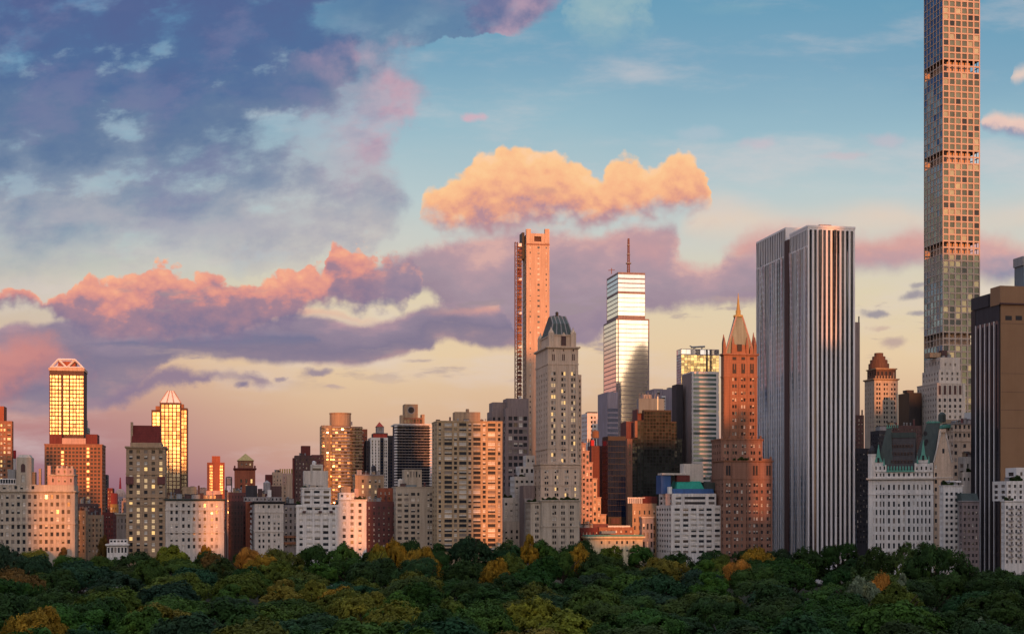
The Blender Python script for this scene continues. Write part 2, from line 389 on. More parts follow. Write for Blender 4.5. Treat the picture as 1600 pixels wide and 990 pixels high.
glass_mat('glass_clear', (.05,.06,.07), .06, .35)
glass_mat('blind', (.54,.51,.47), .55, 0, .3, .5)
glass_mat('curtain', (.20,.17,.15), .6, 0, .3, .6)
glass_mat('glass_gold', (.24,.235,.19), .38, 1.0, .5, .7)
glass_mat('glass_straw', (.36,.33,.20), .25, .6, .5, .3)
glass_mat('glass_navy', (.006,.012,.034), .12, .0, .08, .4)
glass_mat('glass_teal', (.05,.10,.11), .12, .30, .6, .5)
glass_mat('glass_green', (.13,.15,.10), .16, .5, .6, .7)
glass_mat('glass_side', (.08,.18,.27), .10, .80, .6, .3)  # blue of the slim tower's shaded side put into the glass tint
glass_mat('glass_sky', (.82,.80,.74), .05, .92, .6, .10)
glass_mat('glass_band', (.55,.60,.66), .06, .92, .6, .12)
glass_mat('glass_yellow', (.80,.68,.34), .12, .85, .6, .15)
glass_mat('glass_bronze', (.045,.032,.030), .12, .25, .6, .5, 3.9)
glass_mat('glass_bluegrey', (.17,.22,.30), .12, .5, .6, .3, 3.9)
glass_mat('glass_dark_strip', (.02,.018,.024), .10, .0, .5, .4, 3.9)
glass_mat('glass_grid', (.035,.045,.042), .14, .25, .4, .7)
def lit_mat(name, rgb, st):
    m = bpy.data.materials.new(name); m.use_nodes = True
    p = m.node_tree.nodes['Principled BSDF']
    p.inputs['Base Color'].default_value = (.3,.2,.1,1); p.inputs['Emission Color'].default_value = (*rgb, 1)
    p.inputs['Emission Strength'].default_value = st
    MATS[name] = m
lit_mat('lit', (1.0,.62,.22), 1.1)
lit_mat('lit_dim', (1.0,.70,.38), 0.5)

# ------------------------------------------------------------------ mesh helpers
def link(o): scene.collection.objects.link(o); return o
class MB:
    def __init__(s): s.v = []; s.f = []; s.mi = []; s.mats = []
    def slot(s, m):
        if m not in s.mats: s.mats.append(m)
        return s.mats.index(m)
    def face(s, pts, m):
        b = len(s.v); s.v.extend(pts); s.f.append(tuple(range(b, b + len(pts)))); s.mi.append(s.slot(m))
    def box(s, x0, x1, y0, y1, z0, z1, m, bottom=True):
        b = len(s.v); k = s.slot(m)
        s.v += [(x0,y0,z0),(x1,y0,z0),(x1,y1,z0),(x0,y1,z0),(x0,y0,z1),(x1,y0,z1),(x1,y1,z1),(x0,y1,z1)]
        fs = [(0,1,5,4),(1,2,6,5),(2,3,7,6),(3,0,4,7),(4,5,6,7)] + ([(3,2,1,0)] if bottom else [])
        for f in fs: s.f.append(tuple(b + i for i in f)); s.mi.append(k)
    def frus(s, a, b, m, cap=True):
        """a, b: (x0,x1,y0,y1,z) rectangles, joined."""
        p = lambda r: [(r[0],r[2],r[4]),(r[1],r[2],r[4]),(r[1],r[3],r[4]),(r[0],r[3],r[4])]
        A, B = p(a), p(b); q = len(s.v); s.v += A + B; k = s.slot(m)
        fs = [(0,1,5,4),(1,2,6,5),(2,3,7,6),(3,0,4,7)] + ([(4,5,6,7)] if cap else [])
        for f in fs: s.f.append(tuple(q + i for i in f)); s.mi.append(k)
    def ring(s, cx, cy, prof, m, n=12, ph=0.0):
        """surface of revolution: prof = [(r,z)...]"""
        q = len(s.v); k = s.slot(m)
        for r, z in prof:
            for i in range(n):
                a = 2*math.pi*i/n + ph; s.v.append((cx + r*math.cos(a), cy + r*math.sin(a), z))
        for j in range(len(prof)-1):
            for i in range(n):
                s.f.append((q+j*n+i, q+j*n+(i+1)%n, q+(j+1)*n+(i+1)%n, q+(j+1)*n+i)); s.mi.append(k)
        s.f.append(tuple(q+(len(prof)-1)*n+i for i in range(n))); s.mi.append(k)
    def bar(s, p, q, r, m):
        p, q = Vector(p), Vector(q); d = (q-p).normalized()
        u = d.orthogonal().normalized(); w = d.cross(u); b = len(s.v); k = s.slot(m)
        for c in (p, q):
            for a, e in ((1,1),(-1,1),(-1,-1),(1,-1)): s.v.append(tuple(c + u*a*r + w*e*r))
        for f in [(0,1,2,3),(7,6,5,4),(0,4,5,1),(1,5,6,2),(2,6,7,3),(3,7,4,0)]: s.f.append(tuple(b+i for i in f)); s.mi.append(k)
    def mesh(s, name):
        me = bpy.data.meshes.new(name); me.from_pydata([tuple(v) for v in s.v], [], s.f)
        for m in s.mats: me.materials.append(MATS[m])
        me.polygons.foreach_set('material_index', s.mi); me.update()
        return me
    def build(s, name, parent=None):
        o = link(bpy.data.objects.new(name, s.mesh(name)))
        if parent: o.parent = parent
        return o
def tag(o, label=None, cat=None, group=None, kind=None):
    if label: o['label'] = label
    if cat: o['category'] = cat
    if group: o['group'] = group
    if kind: o['kind'] = kind
    return o

# window templates: w wide, h high, facing -Y, centred on the origin
WT = {}
def win_template(style, var, w, h):
    key = (style, var, round(w, 2), round(h, 2))
    if key in WT: return WT[key]
    b = MB(); W, H = w/2, h/2
    if style in MATS:                       # one sheet of curtain-wall glass
        b.face([(-W,0,-H),(W,0,-H),(W,0,H),(-W,0,H)], style)
    else:
        fr = 'black_metal' if style == 'darkframe' else 'white_stone' if style == 'sash' else 'charcoal'
        g = {'dark':'glass','half':'glass','full':'blind','curt':'curtain','lit':'lit','litd':'lit_dim','sky':'glass_clear'}[var]
        b.face([(-W,0,-H),(W,0,-H),(W,0,H),(-W,0,H)], g)
        t = min(0.09, w*0.06)
        if style != 'plain':
            b.box(-W, -W+t, -0.05, -0.004, -H, H, fr); b.box(W-t, W, -0.05, -0.004, -H, H, fr)
            b.box(-W+t, W-t, -0.045, -0.004, -0.05, 0.05, fr)
            if w > 2.2: b.box(-0.04, 0.04, -0.04, -0.004, 0.05, H, fr)
        if var == 'half':
            b.face([(-W+t,-0.02,H*0.05),(W-t,-0.02,H*0.05),(W-t,-0.02,H),(-W+t,-0.02,H)], 'blind')
    WT[key] = (b, b.mesh('window'))
    return WT[key]
MIX = {
    'stone': [('dark',.50),('half',.19),('full',.13),('curt',.14),('sky',.04)],
    'blinds': [('dark',.34),('half',.24),('full',.26),('curt',.12),('sky',.04)],
    'dim': [('dark',.66),('curt',.18),('half',.10),('full',.06)],
    'evening': [('dark',.34),('half',.16),('full',.12),('curt',.14),('lit',.12),('litd',.12)],
    'pale': [('full',.60),('half',.15),('dark',.15),('sky',.10)],
    'dark': [('dark',.85),('curt',.10),('half',.05)],
}
def pick(mix):
    r = rnd.random(); a = 0
    for k, p in MIX[mix]:
        a += p
        if r < a: return k
    return MIX[mix][0][0]

MAXW = 100
class B:
    """One building. x0 px and depth D place its front left corner; local x runs along the front, y away from the park."""
    def __init__(s, name, label, D, x0, cat='building', th=TH):
        s.root = link(bpy.data.objects.new(name, None)); s.root.empty_display_size = 5
        k = (x0 - 800) / F
        s.O = (k * D, D)
        s.ca, s.sa = math.cos(th), math.sin(th)
        s.root.location = (s.O[0], D, 0); s.root.rotation_euler = (0, 0, th)
        tag(s.root, label, cat)
        s.w = MB(); s.wins = []; s.x0 = x0
    def X(s, px, y=0.0):
        k = (px - 800) / F
        return (k * (s.O[1] + y*s.ca) - s.O[0] + y*s.sa) / (s.ca - k*s.sa)
    def Y(s, x, y=0.0): return s.O[1] + x*s.sa + y*s.ca
    def Z(s, py, x=0.0, y=0.0): return HC + (HZ - py) * s.Y(x, y) / F
    def dep(s, x, y, px):
        """depth at which a side running back from local (x,y) ends at column px"""
        k = (px - 800) / F
        wx = s.O[0] + x*s.ca - y*s.sa; wy = s.O[1] + x*s.sa + y*s.ca
        return (wx - k*wy) / (s.sa + k*s.ca)
    def facade(s, o, u, W, z0, z1, nrm, cols, rows, m, rec, spec):
        ox, oy = o; ux, uy = u; nx, ny = nrm
        P = lambda a, z, r=0.0: (ox + ux*a - nx*r, oy + uy*a - ny*r, z)
        wl = s.w
        rows = [r for r in rows if r[0] > z0 + .05 and r[1] < z1 - .05]
        cols = [c for c in cols if c[0] > .02 and c[1] < W - .02]
        if not rows or not cols:
            wl.face([P(0,z0),P(W,z0),P(W,z1),P(0,z1)], m); return
        rot = 0.0 if abs(ny) > .5 else (-math.pi/2 if nx < 0 else math.pi/2)
        c0 = z0
        for ri, (a, b) in enumerate(rows):
            wl.face([P(0,c0),P(W,c0),P(W,a),P(0,a)], m)
            x = 0.0
            for (p, q) in cols:
                wl.face([P(x,a),P(p,a),P(p,b),P(x,b)], m)
                wl.face([P(p,a,0),P(p,a,rec),P(p,b,rec),P(p,b,0)], m)
                wl.face([P(q,a,0),P(q,b,0),P(q,b,rec),P(q,a,rec)], m)
                wl.face([P(p,a,0),P(q,a,0),P(q,a,rec),P(p,a,rec)], m)
                wl.face([P(p,b,0),P(p,b,rec),P(q,b,rec),P(q,b,0)], m)
                x = q
                if not (spec.get('open') and spec['open'](b)):
                    st = spec.get('style', 'frame')
                    if callable(st): st = st(.5*(a+b), (p+q)/2/W)
                    var = pick(spec.get('mix', 'stone')) if st not in MATS else 'g'
                    c = P((p+q)/2, (a+b)/2, rec)
                    s.wins.append((c, rot, q-p, b-a, st, var, (q-p)*(b-a)*(1.0 if rot == 0 else spec.get('sidew', .3)), spec.get('tilt', 0.016)))
            wl.face([P(x,a),P(W,a),P(W,b),P(x,b)], m)
            c0 = b
        wl.face([P(0,c0),P(W,c0),P(W,z1),P(0,z1)], m)
    def blk(s, x0, x1, top, y=0.0, d=20.0, bot=None, L=None, R=None, m='limestone', w=None, sw='auto', S=0, cor=None, bands=(), roof='roof_tar', xm=None):
        """A block of the building between photograph columns x0 and x1, up to row top. w: windows of the front, sw: of the sides."""
        X0, X1 = (s.X(x0, y), s.X(x1, y)) if xm is None else xm
        if S: X0, X1 = max(X0, s.X(x0, y+d)), min(X1, s.X(x1, y+d))
        Z1 = s.Z(top, X0, y); Z0 = 0.0 if bot is None else s.Z(bot, X0, y)
        if L is not None: d = max(3.0, s.dep(X0, y, L))
        if R is not None: d = max(3.0, s.dep(X1, y, R))
        sc = s.Y((X0+X1)/2, y) / F
        W = X1 - X0
        def lay(sp, WW, side, dflt=None):
            if not sp: return [], []
            if 'rows_m' in sp: rows = sp['rows_m']
            else:
                pz, wh = sp['pz']*sc, sp['wh']*sc
                z = s.Z(sp['r0'], X0, y); rows = []
                zb = max(Z0 + .3, s.Z(sp.get('wb', 858), X0, y), sp.get('zmin', 0))
                if 'ry' in sp: rows = [(s.Z(r, X0, y)-wh/2, s.Z(r, X0, y)+wh/2) for r in sp['ry']]
                else:
                    while z - wh/2 > zb:
                        if z + wh/2 < Z1 - .3: rows.append((z-wh/2, z+wh/2))
                        z -= pz
                rows.sort()
            if not side and 'cx' in sp:
                ww = sp['ww']; cols = []
                for i, c in enumerate(sp['cx']):
                    q = (ww[i] if isinstance(ww, (list, tuple)) else ww) * sc / 2
                    a = s.X(c, y) - X0; cols.append((a-q, a+q))
            else:
                n = sp.get('n'); mg = sp.get('mg', 0.0)*sc
                if side:
                    base = (dflt or 3.2); n = max(1, int(WW/base)); n = sp.get('ns', n); mg = 0.0
                pitch = (WW - 2*mg)/n; fw = sp.get('fw', .5)
                if sp.get('pair'):
                    cols = []
                    for i in range(n):
                        c = mg + pitch*(i+.5)
                        cols += [(c - pitch*fw/2, c - pitch*.03), (c + pitch*.03, c + pitch*fw/2)]
                else: cols = [(mg + pitch*(i+.5) - pitch*fw/2, mg + pitch*(i+.5) + pitch*fw/2) for i in range(n)]
            return cols, rows
        rec = (w or {}).get('rec', 0.35)
        c, r = lay(w, W, False)
        s.facade((X0, y), (1,0), W, Z0, Z1, (0,-1), c, r, m, rec, w or {})
        if sw == 'auto': sw = w
        pitch = (W/len(c)) if c else 3.2
        if sw and sw.get('pair'): pitch *= 2
        if sw and sw is not w: rec2 = sw.get('rec', 0.35)
        else: rec2 = rec
        c, r = lay(sw, d, True, max(2.6, pitch))
        s.facade((X0, y+d), (0,-1), d, Z0, Z1, (-1,0), c, r, m, rec2, sw or {})
        s.facade((X1, y), (0,1), d, Z0, Z1, (1,0), c, r, m, rec2, sw or {})
        s.w.face([(X1,y+d,Z0),(X0,y+d,Z0),(X0,y+d,Z1),(X1,y+d,Z1)], m)
        s.w.face([(X0,y,Z1),(X1,y,Z1),(X1,y+d,Z1),(X0,y+d,Z1)], roof)
        blkd = dict(x0=X0, x1=X1, y0=y, y1=y+d, z0=Z0, z1=Z1, d=d, sc=sc)
        if cor:
            h, pr, cm = cor
            b = MB(); b.frus((X0-.02,X1+.02,y-.02,y+d+.02,Z1-h), (X0-pr,X1+pr,y-pr,y+d+pr,Z1-h*.45), cm, cap=False)
            b.box(X0-pr, X1+pr, y-pr, y+d+pr, Z1-h*.45, Z1+.12, cm); b.build('cornice', s.root)
        for py in bands:
            z = s.Z(py, X0, y); b = MB()
            b.box(X0-.28, X1+.28, y-.28, y+d+.28, z-.35, z+.35, m); b.build('string_course', s.root)
        return blkd
    def box(s, name, px0, px1, top, bot, y, d, m, L=None):
        """a plain box part given by photograph columns and rows"""
        X0, X1 = s.X(px0, y), s.X(px1, y); b = MB()
        if L is not None: d = s.dep(X0, y, L)
        b.box(X0, X1, y, y+d, s.Z(bot, X0, y), s.Z(top, X0, y), m); return b.build(name, s.root)
    def tank(s, px, top, bot, wpx, y=6.0, m='wood_tank', legs=True):
        X0 = s.X(px, y); zt, zb = s.Z(top, X0, y), s.Z(bot, X0, y); r = wpx * s.Y(X0, y)/F/2
        b = MB(); h = zt - zb; zl = zb + (h*.35 if legs else 0)
        b.ring(X0, y, [(r,zl),(r,zb+h*.8),(r*1.08,zb+h*.8),(.1,zt)], m, 14)
        t = b.build('water_tank', s.root)
        if legs:
            l = MB()
            for a in (-1,1):
                for e in (-1,1): l.bar((X0+a*r*.8, y+e*r*.8, zb), (X0+a*r*.7, y+e*r*.7, zl), .18, 'charcoal')
            l.bar((X0-r*.8,y-r*.8,zb+.4),(X0+r*.7,y-r*.8,zl),.1,'charcoal')
            l.build('tank_stand', t)
        return t
    def mast(s, name, px, top, bot, r, y=5.0, m='steel', r2=None):
        X0 = s.X(px, y); b = MB()
        b.ring(X0, y, [(r, s.Z(bot, X0, y)), (r2 or r, s.Z(top, X0, y))], m, 8); return b.build(name, s.root)
    def planting(s, px0, px1, py, y=0.6, h=1.6, d=1.6):
        X0, X1 = s.X(px0, y), s.X(px1, y); z = s.Z(py, X0, y); r = random.Random(int(px0*7))
        vs = []; fs = []
        for i in range(int((X1-X0)*h*70)):
            x = r.uniform(X0, X1); e = (math.sin(x*1.7)+math.sin(x*.71+2))*.25+.6
            c = Vector((x, y + r.uniform(0, d), z + r.uniform(0, h*max(.2, e))))
            n = Vector((r.gauss(0,1), r.gauss(0,1), r.gauss(0,1))).normalized(); u = n.orthogonal().normalized()*.22; v = n.cross(u)
            q = len(vs); vs += [c-u-v, c+u-v, c+u+v, c-u+v]; fs.append((q,q+1,q+2,q+3))
        me = bpy.data.meshes.new('planting'); me.from_pydata([tuple(v) for v in vs], [], fs); me.materials.append(MATS['leaf'])
        o = link(bpy.data.objects.new('planting', me)); o.parent = s.root; o.color = (.04,.065,.025,1); tag(o, kind='stuff')
    def clutter(s, blkd, n=5, seed=1, hmax=3.5):
        """vents, lift housings, railings and pipes on a flat roof, one small part each"""
        r = random.Random(seed); x0, x1, y0, y1, z = blkd['x0'], blkd['x1'], blkd['y0'], blkd['y1'], blkd['z1']
        for i in range(int(n*1.8)):
            w = r.uniform(1.2, 4.5); h = r.uniform(1.0, hmax); x = r.uniform(x0+1, max(x0+1.1, x1-w-1)); y = y0 + r.uniform(1.0, max(1.2, (y1-y0)*.5))
            k = r.random(); b = MB()
            if k < .45:
                b.box(x, x+w, y, y+3, z-.1, z+h, r.choice(['grey_stone','tan_brick','steel','brown_dark'])); b.box(x-.15, x+w+.15, y-.15, y+3.15, z+h, z+h+.2, 'charcoal'); nm = 'bulkhead'
            elif k < .7:
                b.ring(x, y, [(.35, z-.1), (.35, z+h*.9), (.6, z+h*.9), (.6, z+h), (.1, z+h+.3)], 'steel', 8); nm = 'vent'
            elif k < .85:
                b.box(x, x+.9, y, y+.9, z-.1, z+h+.8, 'plum_brick'); b.box(x-.12, x+1.02, y-.12, y+1.02, z+h+.8, z+h+1.0, 'grey_stone'); nm = 'chimney'
            else:
                b.bar((x, y, z-.1), (x, y, z+h*1.6), .08, 'steel'); b.bar((x-.8, y, z+h*1.3), (x+.8, y, z+h*1.3), .05, 'steel'); nm = 'aerial'
            b.build(nm, s.root)
    def finish(s):
        s.w.build('wall', s.root)
        ws = sorted(s.wins, key=lambda t: -(round(t[6], 1) * 1000 + min(t[0][2], 60)*.5))
        for (c, rot, w, h, st, var, _, tilt) in ws[:MAXW]:
            o = link(bpy.data.objects.new('window', win_template(st, var, w, h)[1]))
            o.parent = s.root; o.location = c; o.rotation_euler = (rnd.gauss(0, tilt), 0, rot + rnd.gauss(0, tilt))
        rest = ws[MAXW:]
        if rest:
            b = MB()
            for (c, rot, w, h, st, var, _, tilt) in rest:
                tb = win_template(st, var, w, h)[0]
                M = Matrix.Rotation(rot + rnd.gauss(0, tilt), 3, 'Z') @ Matrix.Rotation(rnd.gauss(0, tilt), 3, 'X'); q = len(b.v); cv = Vector(c)
                for v in tb.v: b.v.append(tuple(M @ Vector(v) + cv))
                for f, k in zip(tb.f, tb.mi):
                    b.f.append(tuple(q+i for i in f)); b.mi.append(b.slot(tb.mats[k]))
            tag(b.build('windows', s.root), kind='stuff')
        return s

# foliage material: the crown's own colour with variation inside the crown
m = bpy.data.materials.new('leaf'); m.use_nodes = True; MATS['leaf'] = m
t = NT(m.node_tree); t.n.clear()
out = t.n.new('ShaderNodeOutputMaterial'); p = t.n.new('ShaderNodeBsdfPrincipled')
oi = t.n.new('ShaderNodeObjectInfo'); geo = t.n.new('ShaderNodeNewGeometry')
oc = t.n.new('ShaderNodeTexCoord').outputs['Object']
k = t.mad(t.sub(geo.outputs['Random Per Island'], .5), .45, 1.0)
k = t.mul(k, t.mad(t.sub(t.noise(oc, .28, 3, .6), .5), 2.4, 1.0))
sc = t.n.new('ShaderNodeVectorMath'); sc.operation = 'SCALE'; t.l.new(oi.outputs['Color'], sc.inputs[0]); t.l.new(k, sc.inputs['Scale'])
warm = t.mix(t.mul(t.sstep(t.noise(oc, .16, 2, .5), .48, .75), .45), sc.outputs[0], t.mix(1.0, sc.outputs[0], (1.7, 1.25, .6), 'MULTIPLY'))
t.l.new(warm, p.inputs['Base Color']); p.inputs['Roughness'].default_value = .7; p.inputs['Specular IOR Level'].default_value = .08
tr = t.n.new('ShaderNodeBsdfTranslucent'); t.l.new(warm, tr.inputs[0])
mx = t.n.new('ShaderNodeMixShader'); mx.inputs[0].default_value = .22
t.l.new(p.outputs[0], mx.inputs[1]); t.l.new(tr.outputs[0], mx.inputs[2]); t.l.new(mx.outputs[0], out.inputs[0])

# ------------------------------------------------------------------ ground
def sheet(name, pts, z, mat, kind='structure'):
    b = MB(); b.face([(x, y, z) for x, y in pts], mat); o = b.build(name); tag(o, kind=kind); return o
R_ = 28000
sheet('ground', [(-R_,-R_),(R_,-R_),(R_,R_),(-R_,R_)], 0.0, 'soil')
def rowD(px): return 838 / (1 - math.tan(TH) * (px - 800) / F)
def along(off, w, x0=-420, x1=420):
    """a strip parallel to the avenue, off metres in front of the row of facades"""
    q = []
    for x, o in ((x0, off+w), (x1, off+w), (x1, off), (x0, off)):
        q.append((x*CA + o*SA, 838 + x*SA - o*CA))
    return q
sheet('road', along(7, 17, -900, 300), 0.004, 'asphalt')
b = MB()
for (a, c, d, e) in ((along(1, 6, -900, 300)),):
    b.v += [(*a,0),(*c,0),(*d,0),(*e,0),(*a,.14),(*c,.14),(*d,.14),(*e,.14)]
for f in [(0,1,5,4),(1,2,6,5),(2,3,7,6),(3,0,4,7),(4,5,6,7)]: b.f.append(f); b.mi.append(b.slot('paving'))
tag(b.build('pavement'), kind='structure')

# ================================================================== the avenue and the city behind it, from the left
def W(**k): return k
# --- far left striped brick tower
b = B('brick_tower', 'orange brick high-rise with bright window strip, cut by the left edge of the picture', 1150, -14)
q = b.blk(-14, 19, 657, d=26, m='orange_brick', w=W(cx=[-10,-4,2,7,14], ww=[3,3,3,3,5], pz=7, wh=3.6, r0=664, wb=790, mix='evening', style='frame'), R=21)
b.blk(-14, 6, 634, y=3, d=16, bot=657, m='red_brick'); b.finish()
b = B('striped_chimney', 'red and white chimney stack between the far left brick tower and the limestone hotel', 1180, 20, 'chimney')
X0, X1 = b.X(19.5), b.X(24.5)
mb = MB(); mb.ring((X0+X1)/2, 2, [((X1-X0)/2, 0), ((X1-X0)/2, b.Z(716))], 'stripe_white', 12); mb.build('shaft', b.root)
mb = MB(); mb.ring((X0+X1)/2, 2, [((X1-X0)/2+.1, b.Z(716)), ((X1-X0)/2+.1, b.Z(703))], 'stripe_red', 12); mb.build('stack_cap', b.root)
# --- truss topped gold glass tower
b = B('glass_tower', 'golden glass high-rise with a white triangular truss crown over an orange brick base', 1150, 77)
b.blk(69.5, 159.5, 693, y=-14, d=34, m='orange_brick', w=W(n=15, fw=.68, pz=5.9, wh=3.7, r0=700, wb=835, style=lambda z, u: 'glass_gold' if (u < .05 or .27 < u < .33 or .73 < u < .8 or u > .95) and rnd.random() < .6 else 'glass_dull', mg=2, tilt=.02), cor=(1.2,.3,'terracotta'))
b.blk(97, 134, 684, y=-12, d=26, bot=693, m='pink_stone'); b.blk(134, 152, 678, y=-10, d=20, bot=693, m='dark_red'); b.blk(77.5, 97, 678, y=-10, d=10, bot=693, m='dark_red')
q = b.blk(77, 131, 578, d=27, m='umber_brick', w=W(cx=[79.3,83.6,88.4,93.6,101,105.5,111.5,116.5,121.5,126,129.2], ww=[1.8,3.2,3.2,3.2,3.6,3.6,3.6,3.2,3.2,3.2,1.6], pz=5.85, wh=4.0, r0=588, wb=683, style='glass_gold', tilt=.012, rec=.12), sw=None)
mb = MB(); mb.box(q['x0']-.5, q['x1']+.5, -.5, q['d']+.5, b.Z(578.5), b.Z(574), 'sand_concrete'); mb.build('roof_slab', b.root)
mb = MB(); mb.box(b.X(90), b.X(117), 4, 18, b.Z(574), b.Z(563), 'red_brick'); mb.build('bulkhead', b.root)
mb = MB(); zt, z0 = b.Z(561), b.Z(574)
for y in (-.2, 20):
    pts = [(b.X(79), z0), (b.X(91), zt), (b.X(104.5), z0), (b.X(117), zt), (b.X(130), z0)]
    for (xa, za), (xb, zb) in zip(pts, pts[1:]): mb.bar((xa,y,za), (xb,y,zb), .55, 'white_panel')
    mb.bar((b.X(91),y,zt), (b.X(117),y,zt), .55, 'white_panel'); mb.bar((b.X(79),y,z0+.4), (b.X(130),y,z0+.4), .5, 'white_panel')
for px in (91,117): mb.bar((b.X(px),-.2,zt), (b.X(px),20,zt), .5, 'white_panel')
mb.build('truss_crown', b.root)
b.finish()
b = B('office_building', 'slim blue grey tower seen past the right edge of the gold truss tower', 1330, 132)
q = b.blk(132, 138.5, 668, d=14, m='blue_steel', w=W(n=3, fw=.6, pz=4, wh=2.4, r0=673, wb=700, style='glass_navy')); b.blk(133, 136, 656, y=2, d=8, bot=668, m='steel'); b.finish()
b = B('office_building', 'dark blue tower with white balcony marks beside the orange brick base of the gold tower', 1280, 160)
q = b.blk(160, 167.5, 741, d=18, m='charcoal', w=W(n=3, fw=.45, pz=4, wh=2, r0=746, wb=800, mix='blinds')); b.finish()
b = B('brick_building', 'small dark red block just left of the far dome', 1100, 168)
q = b.blk(168, 176, 762, d=18, m='dark_red', w=W(n=3, fw=.4, pz=5, wh=2.4, r0=768, wb=820)); b.finish()
# --- domed building
b = B('domed_building', 'pale domed building with a thin red spire, far off down the side street', 1450, 177)
q = b.blk(177, 196, 775, d=24, m='lilac_panel', w=W(n=6, fw=.4, pz=5, wh=2.6, r0=780, wb=815, mix='dim'))
cx, cy = (q['x0']+q['x1'])/2, 12; r = (q['x1']-q['x0'])/2
mb = MB(); zb = q['z1']; mb.ring(cx, cy, [(r*math.cos(a)*.98, zb + r*1.35*math.sin(a)) for a in [i*math.pi/2/7 for i in range(7)]], 'pink_stone', 24); mb.build('dome', b.root)
mb = MB(); mb.ring(cx, cy, [(1.3, b.Z(764)), (.5, b.Z(745))], 'stripe_red', 8); mb.build('spire', b.root); b.finish()
b = B('town_house', 'glowing ochre gabled house front in the gap below the far dome', 1000, 172)
q = b.blk(172, 183, 787, d=14, m='ochre_wall', w=W(n=3, fw=.4, pz=6, wh=3.4, r0=794, wb=820, mix='evening')); 
b.box('attic', 174, 182.5, 770, 787, .5, 10, 'roof_red'); b.finish()
# --- limestone hotel at the left edge
b = B('apartment_building', 'wide limestone hotel with stepped corner tower, at the left edge behind the trees', rowD(-20), -25)
wl = W(cx=[-18.5,-9.7,-.9,2.8,11.3,20,28.8,37.5,46.3,55,63.6,72.3,81,90,98.5,107.3], ww=4.3, pz=11.7, wh=6.2, r0=775.5, wb=862, mix='stone', style='frame')
q = b.blk(-25, 117, 766, R=121.5, m='limestone', w=wl, cor=(1.2,.8,'limestone'), bands=(818,), sw=W(n=4, fw=.4, pz=11.7, wh=6, r0=775.5, wb=862, mix='dim'))
b.blk(56, 116, 757, y=1, d=22, bot=766, m='limestone', w=W(n=7, fw=.42, pz=11, wh=5, r0=761.5, wb=764))
b.blk(78, 115.5, 741, y=2, d=18, bot=757, m='pink_stone', w=W(n=4, fw=.3, pz=11, wh=5.5, r0=750, wb=755, mix='stone'), cor=(.8,.5,'limestone'))
q2 = b.blk(87, 115, 731, y=3, d=14, bot=741, m='pink_stone', w=W(n=3, fw=.3, pz=11, wh=4.5, r0=736.5, wb=740))
for px in (88,95.5,103,110.5): b.box('merlon', px, px+3, 727.5, 731, 3, 2, 'limestone')
b.blk(-25, 56, 756, y=1.5, d=20, bot=766, m='limestone', w=W(n=9, fw=.5, pz=9, wh=5, r0=761, wb=765, mix='pale'))
b.blk(-25, 25, 747, y=4, d=12, bot=756, m='white_panel', w=W(n=12, fw=.8, pz=9, wh=6, r0=751.5, wb=755, style='glass_clear', mix='pale'))
b.blk(25.5, 49, 714, y=3, d=11, bot=756, m='limestone', w=W(cx=[36.2], ww=5, ry=[747], pz=10, wh=11, r0=740, mix='pale'))
mb = MB(); x0, x1 = b.X(27.5,3), b.X(47.5,3); mb.frus((x0,x1,3,14,b.Z(714,0,3)), (x0+.6,x1-.6,3.6,13.4,b.Z(709.5,0,3)), 'pale_stone'); mb.build('parapet', b.root)
mb = MB(); xa, xb_ = b.X(32.6,3), b.X(39.5,3); za = b.Z(727,0,3); ra = (xb_-xa)/2
mb.face([(xa,2.95,b.Z(737,0,3)),(xb_,2.95,b.Z(737,0,3)),(xb_,2.95,za)]+[((xa+xb_)/2+ra*math.cos(t),2.95,za+ra*math.sin(t)) for t in [math.pi*i/8 for i in range(1,8)]]+[(xa,2.95,za)], 'brown_dark'); mb.build('arched_niche', b.root)
b.box('bulkhead', 12, 24, 733, 747, 6, 8, 'steel'); b.box('bulkhead', 50, 55, 737, 756, 6, 6, 'tan_brick'); b.box('chimney', 60.5, 64, 731.5, 757, 7, 3, 'tan_brick'); b.box('chimney', 74, 79, 727, 757, 8, 4, 'pink_stone')
b.clutter(q2, 3, 5, 1.6); b.finish()
# --- dark street gap right of the hotel
b = B('apartment_building', 'narrow dark tan house pressed against the right side of the limestone hotel', 812, 120)
q = b.blk(120, 134, 797, d=18, m='tan_brick', w=W(n=2, fw=.35, pz=9, wh=5, r0=806, wb=868, mix='blinds'), R=137); b.clutter(q, 3, 3, 2.5); b.finish()
b = B('apartment_building', 'low brown house with a lit orange edge, right of the narrow tan house', 850, 137)
q = b.blk(137, 160, 804, d=14, m='tan_brick', w=W(n=4, fw=.4, pz=8, wh=4, r0=812, wb=868, mix='dim'), R=162); b.blk(140, 156, 793, y=4, d=10, bot=804, m='brown_dark'); b.clutter(q, 4, 4, 2.0); b.finish()
b = B('apartment_building', 'dark mid-rise in the street gap under the orange brick base', 940, 118)
q = b.blk(118, 150, 786, d=20, m='brown_dark', w=W(n=7, fw=.4, pz=6, wh=3, r0=792, wb=820)); b.clutter(q, 5, 8); b.finish()
b = B('brick_building', 'dark red building in the street gap below the ochre gabled house', 900, 160)
q = b.blk(160, 177, 800, d=26, m='dark_red', w=W(n=4, fw=.35, pz=7, wh=3.4, r0=808, wb=850, mix='dim')); b.finish()
b = B('mansion', 'grey stone mansion with a heavy flat cornice, beside the crimson roofed tower', 822, 182)
q = b.blk(182, 199, 801, d=16, m='grey_stone', w=W(n=3, fw=.3, pz=10, wh=6, r0=813, wb=835, mix='dim'), cor=(1.4,.9,'pale_stone')); b.finish()
b = B('pavilion', 'low white classical pavilion with columns peeping over the trees by the street gap', 790, 167, 'pavilion')
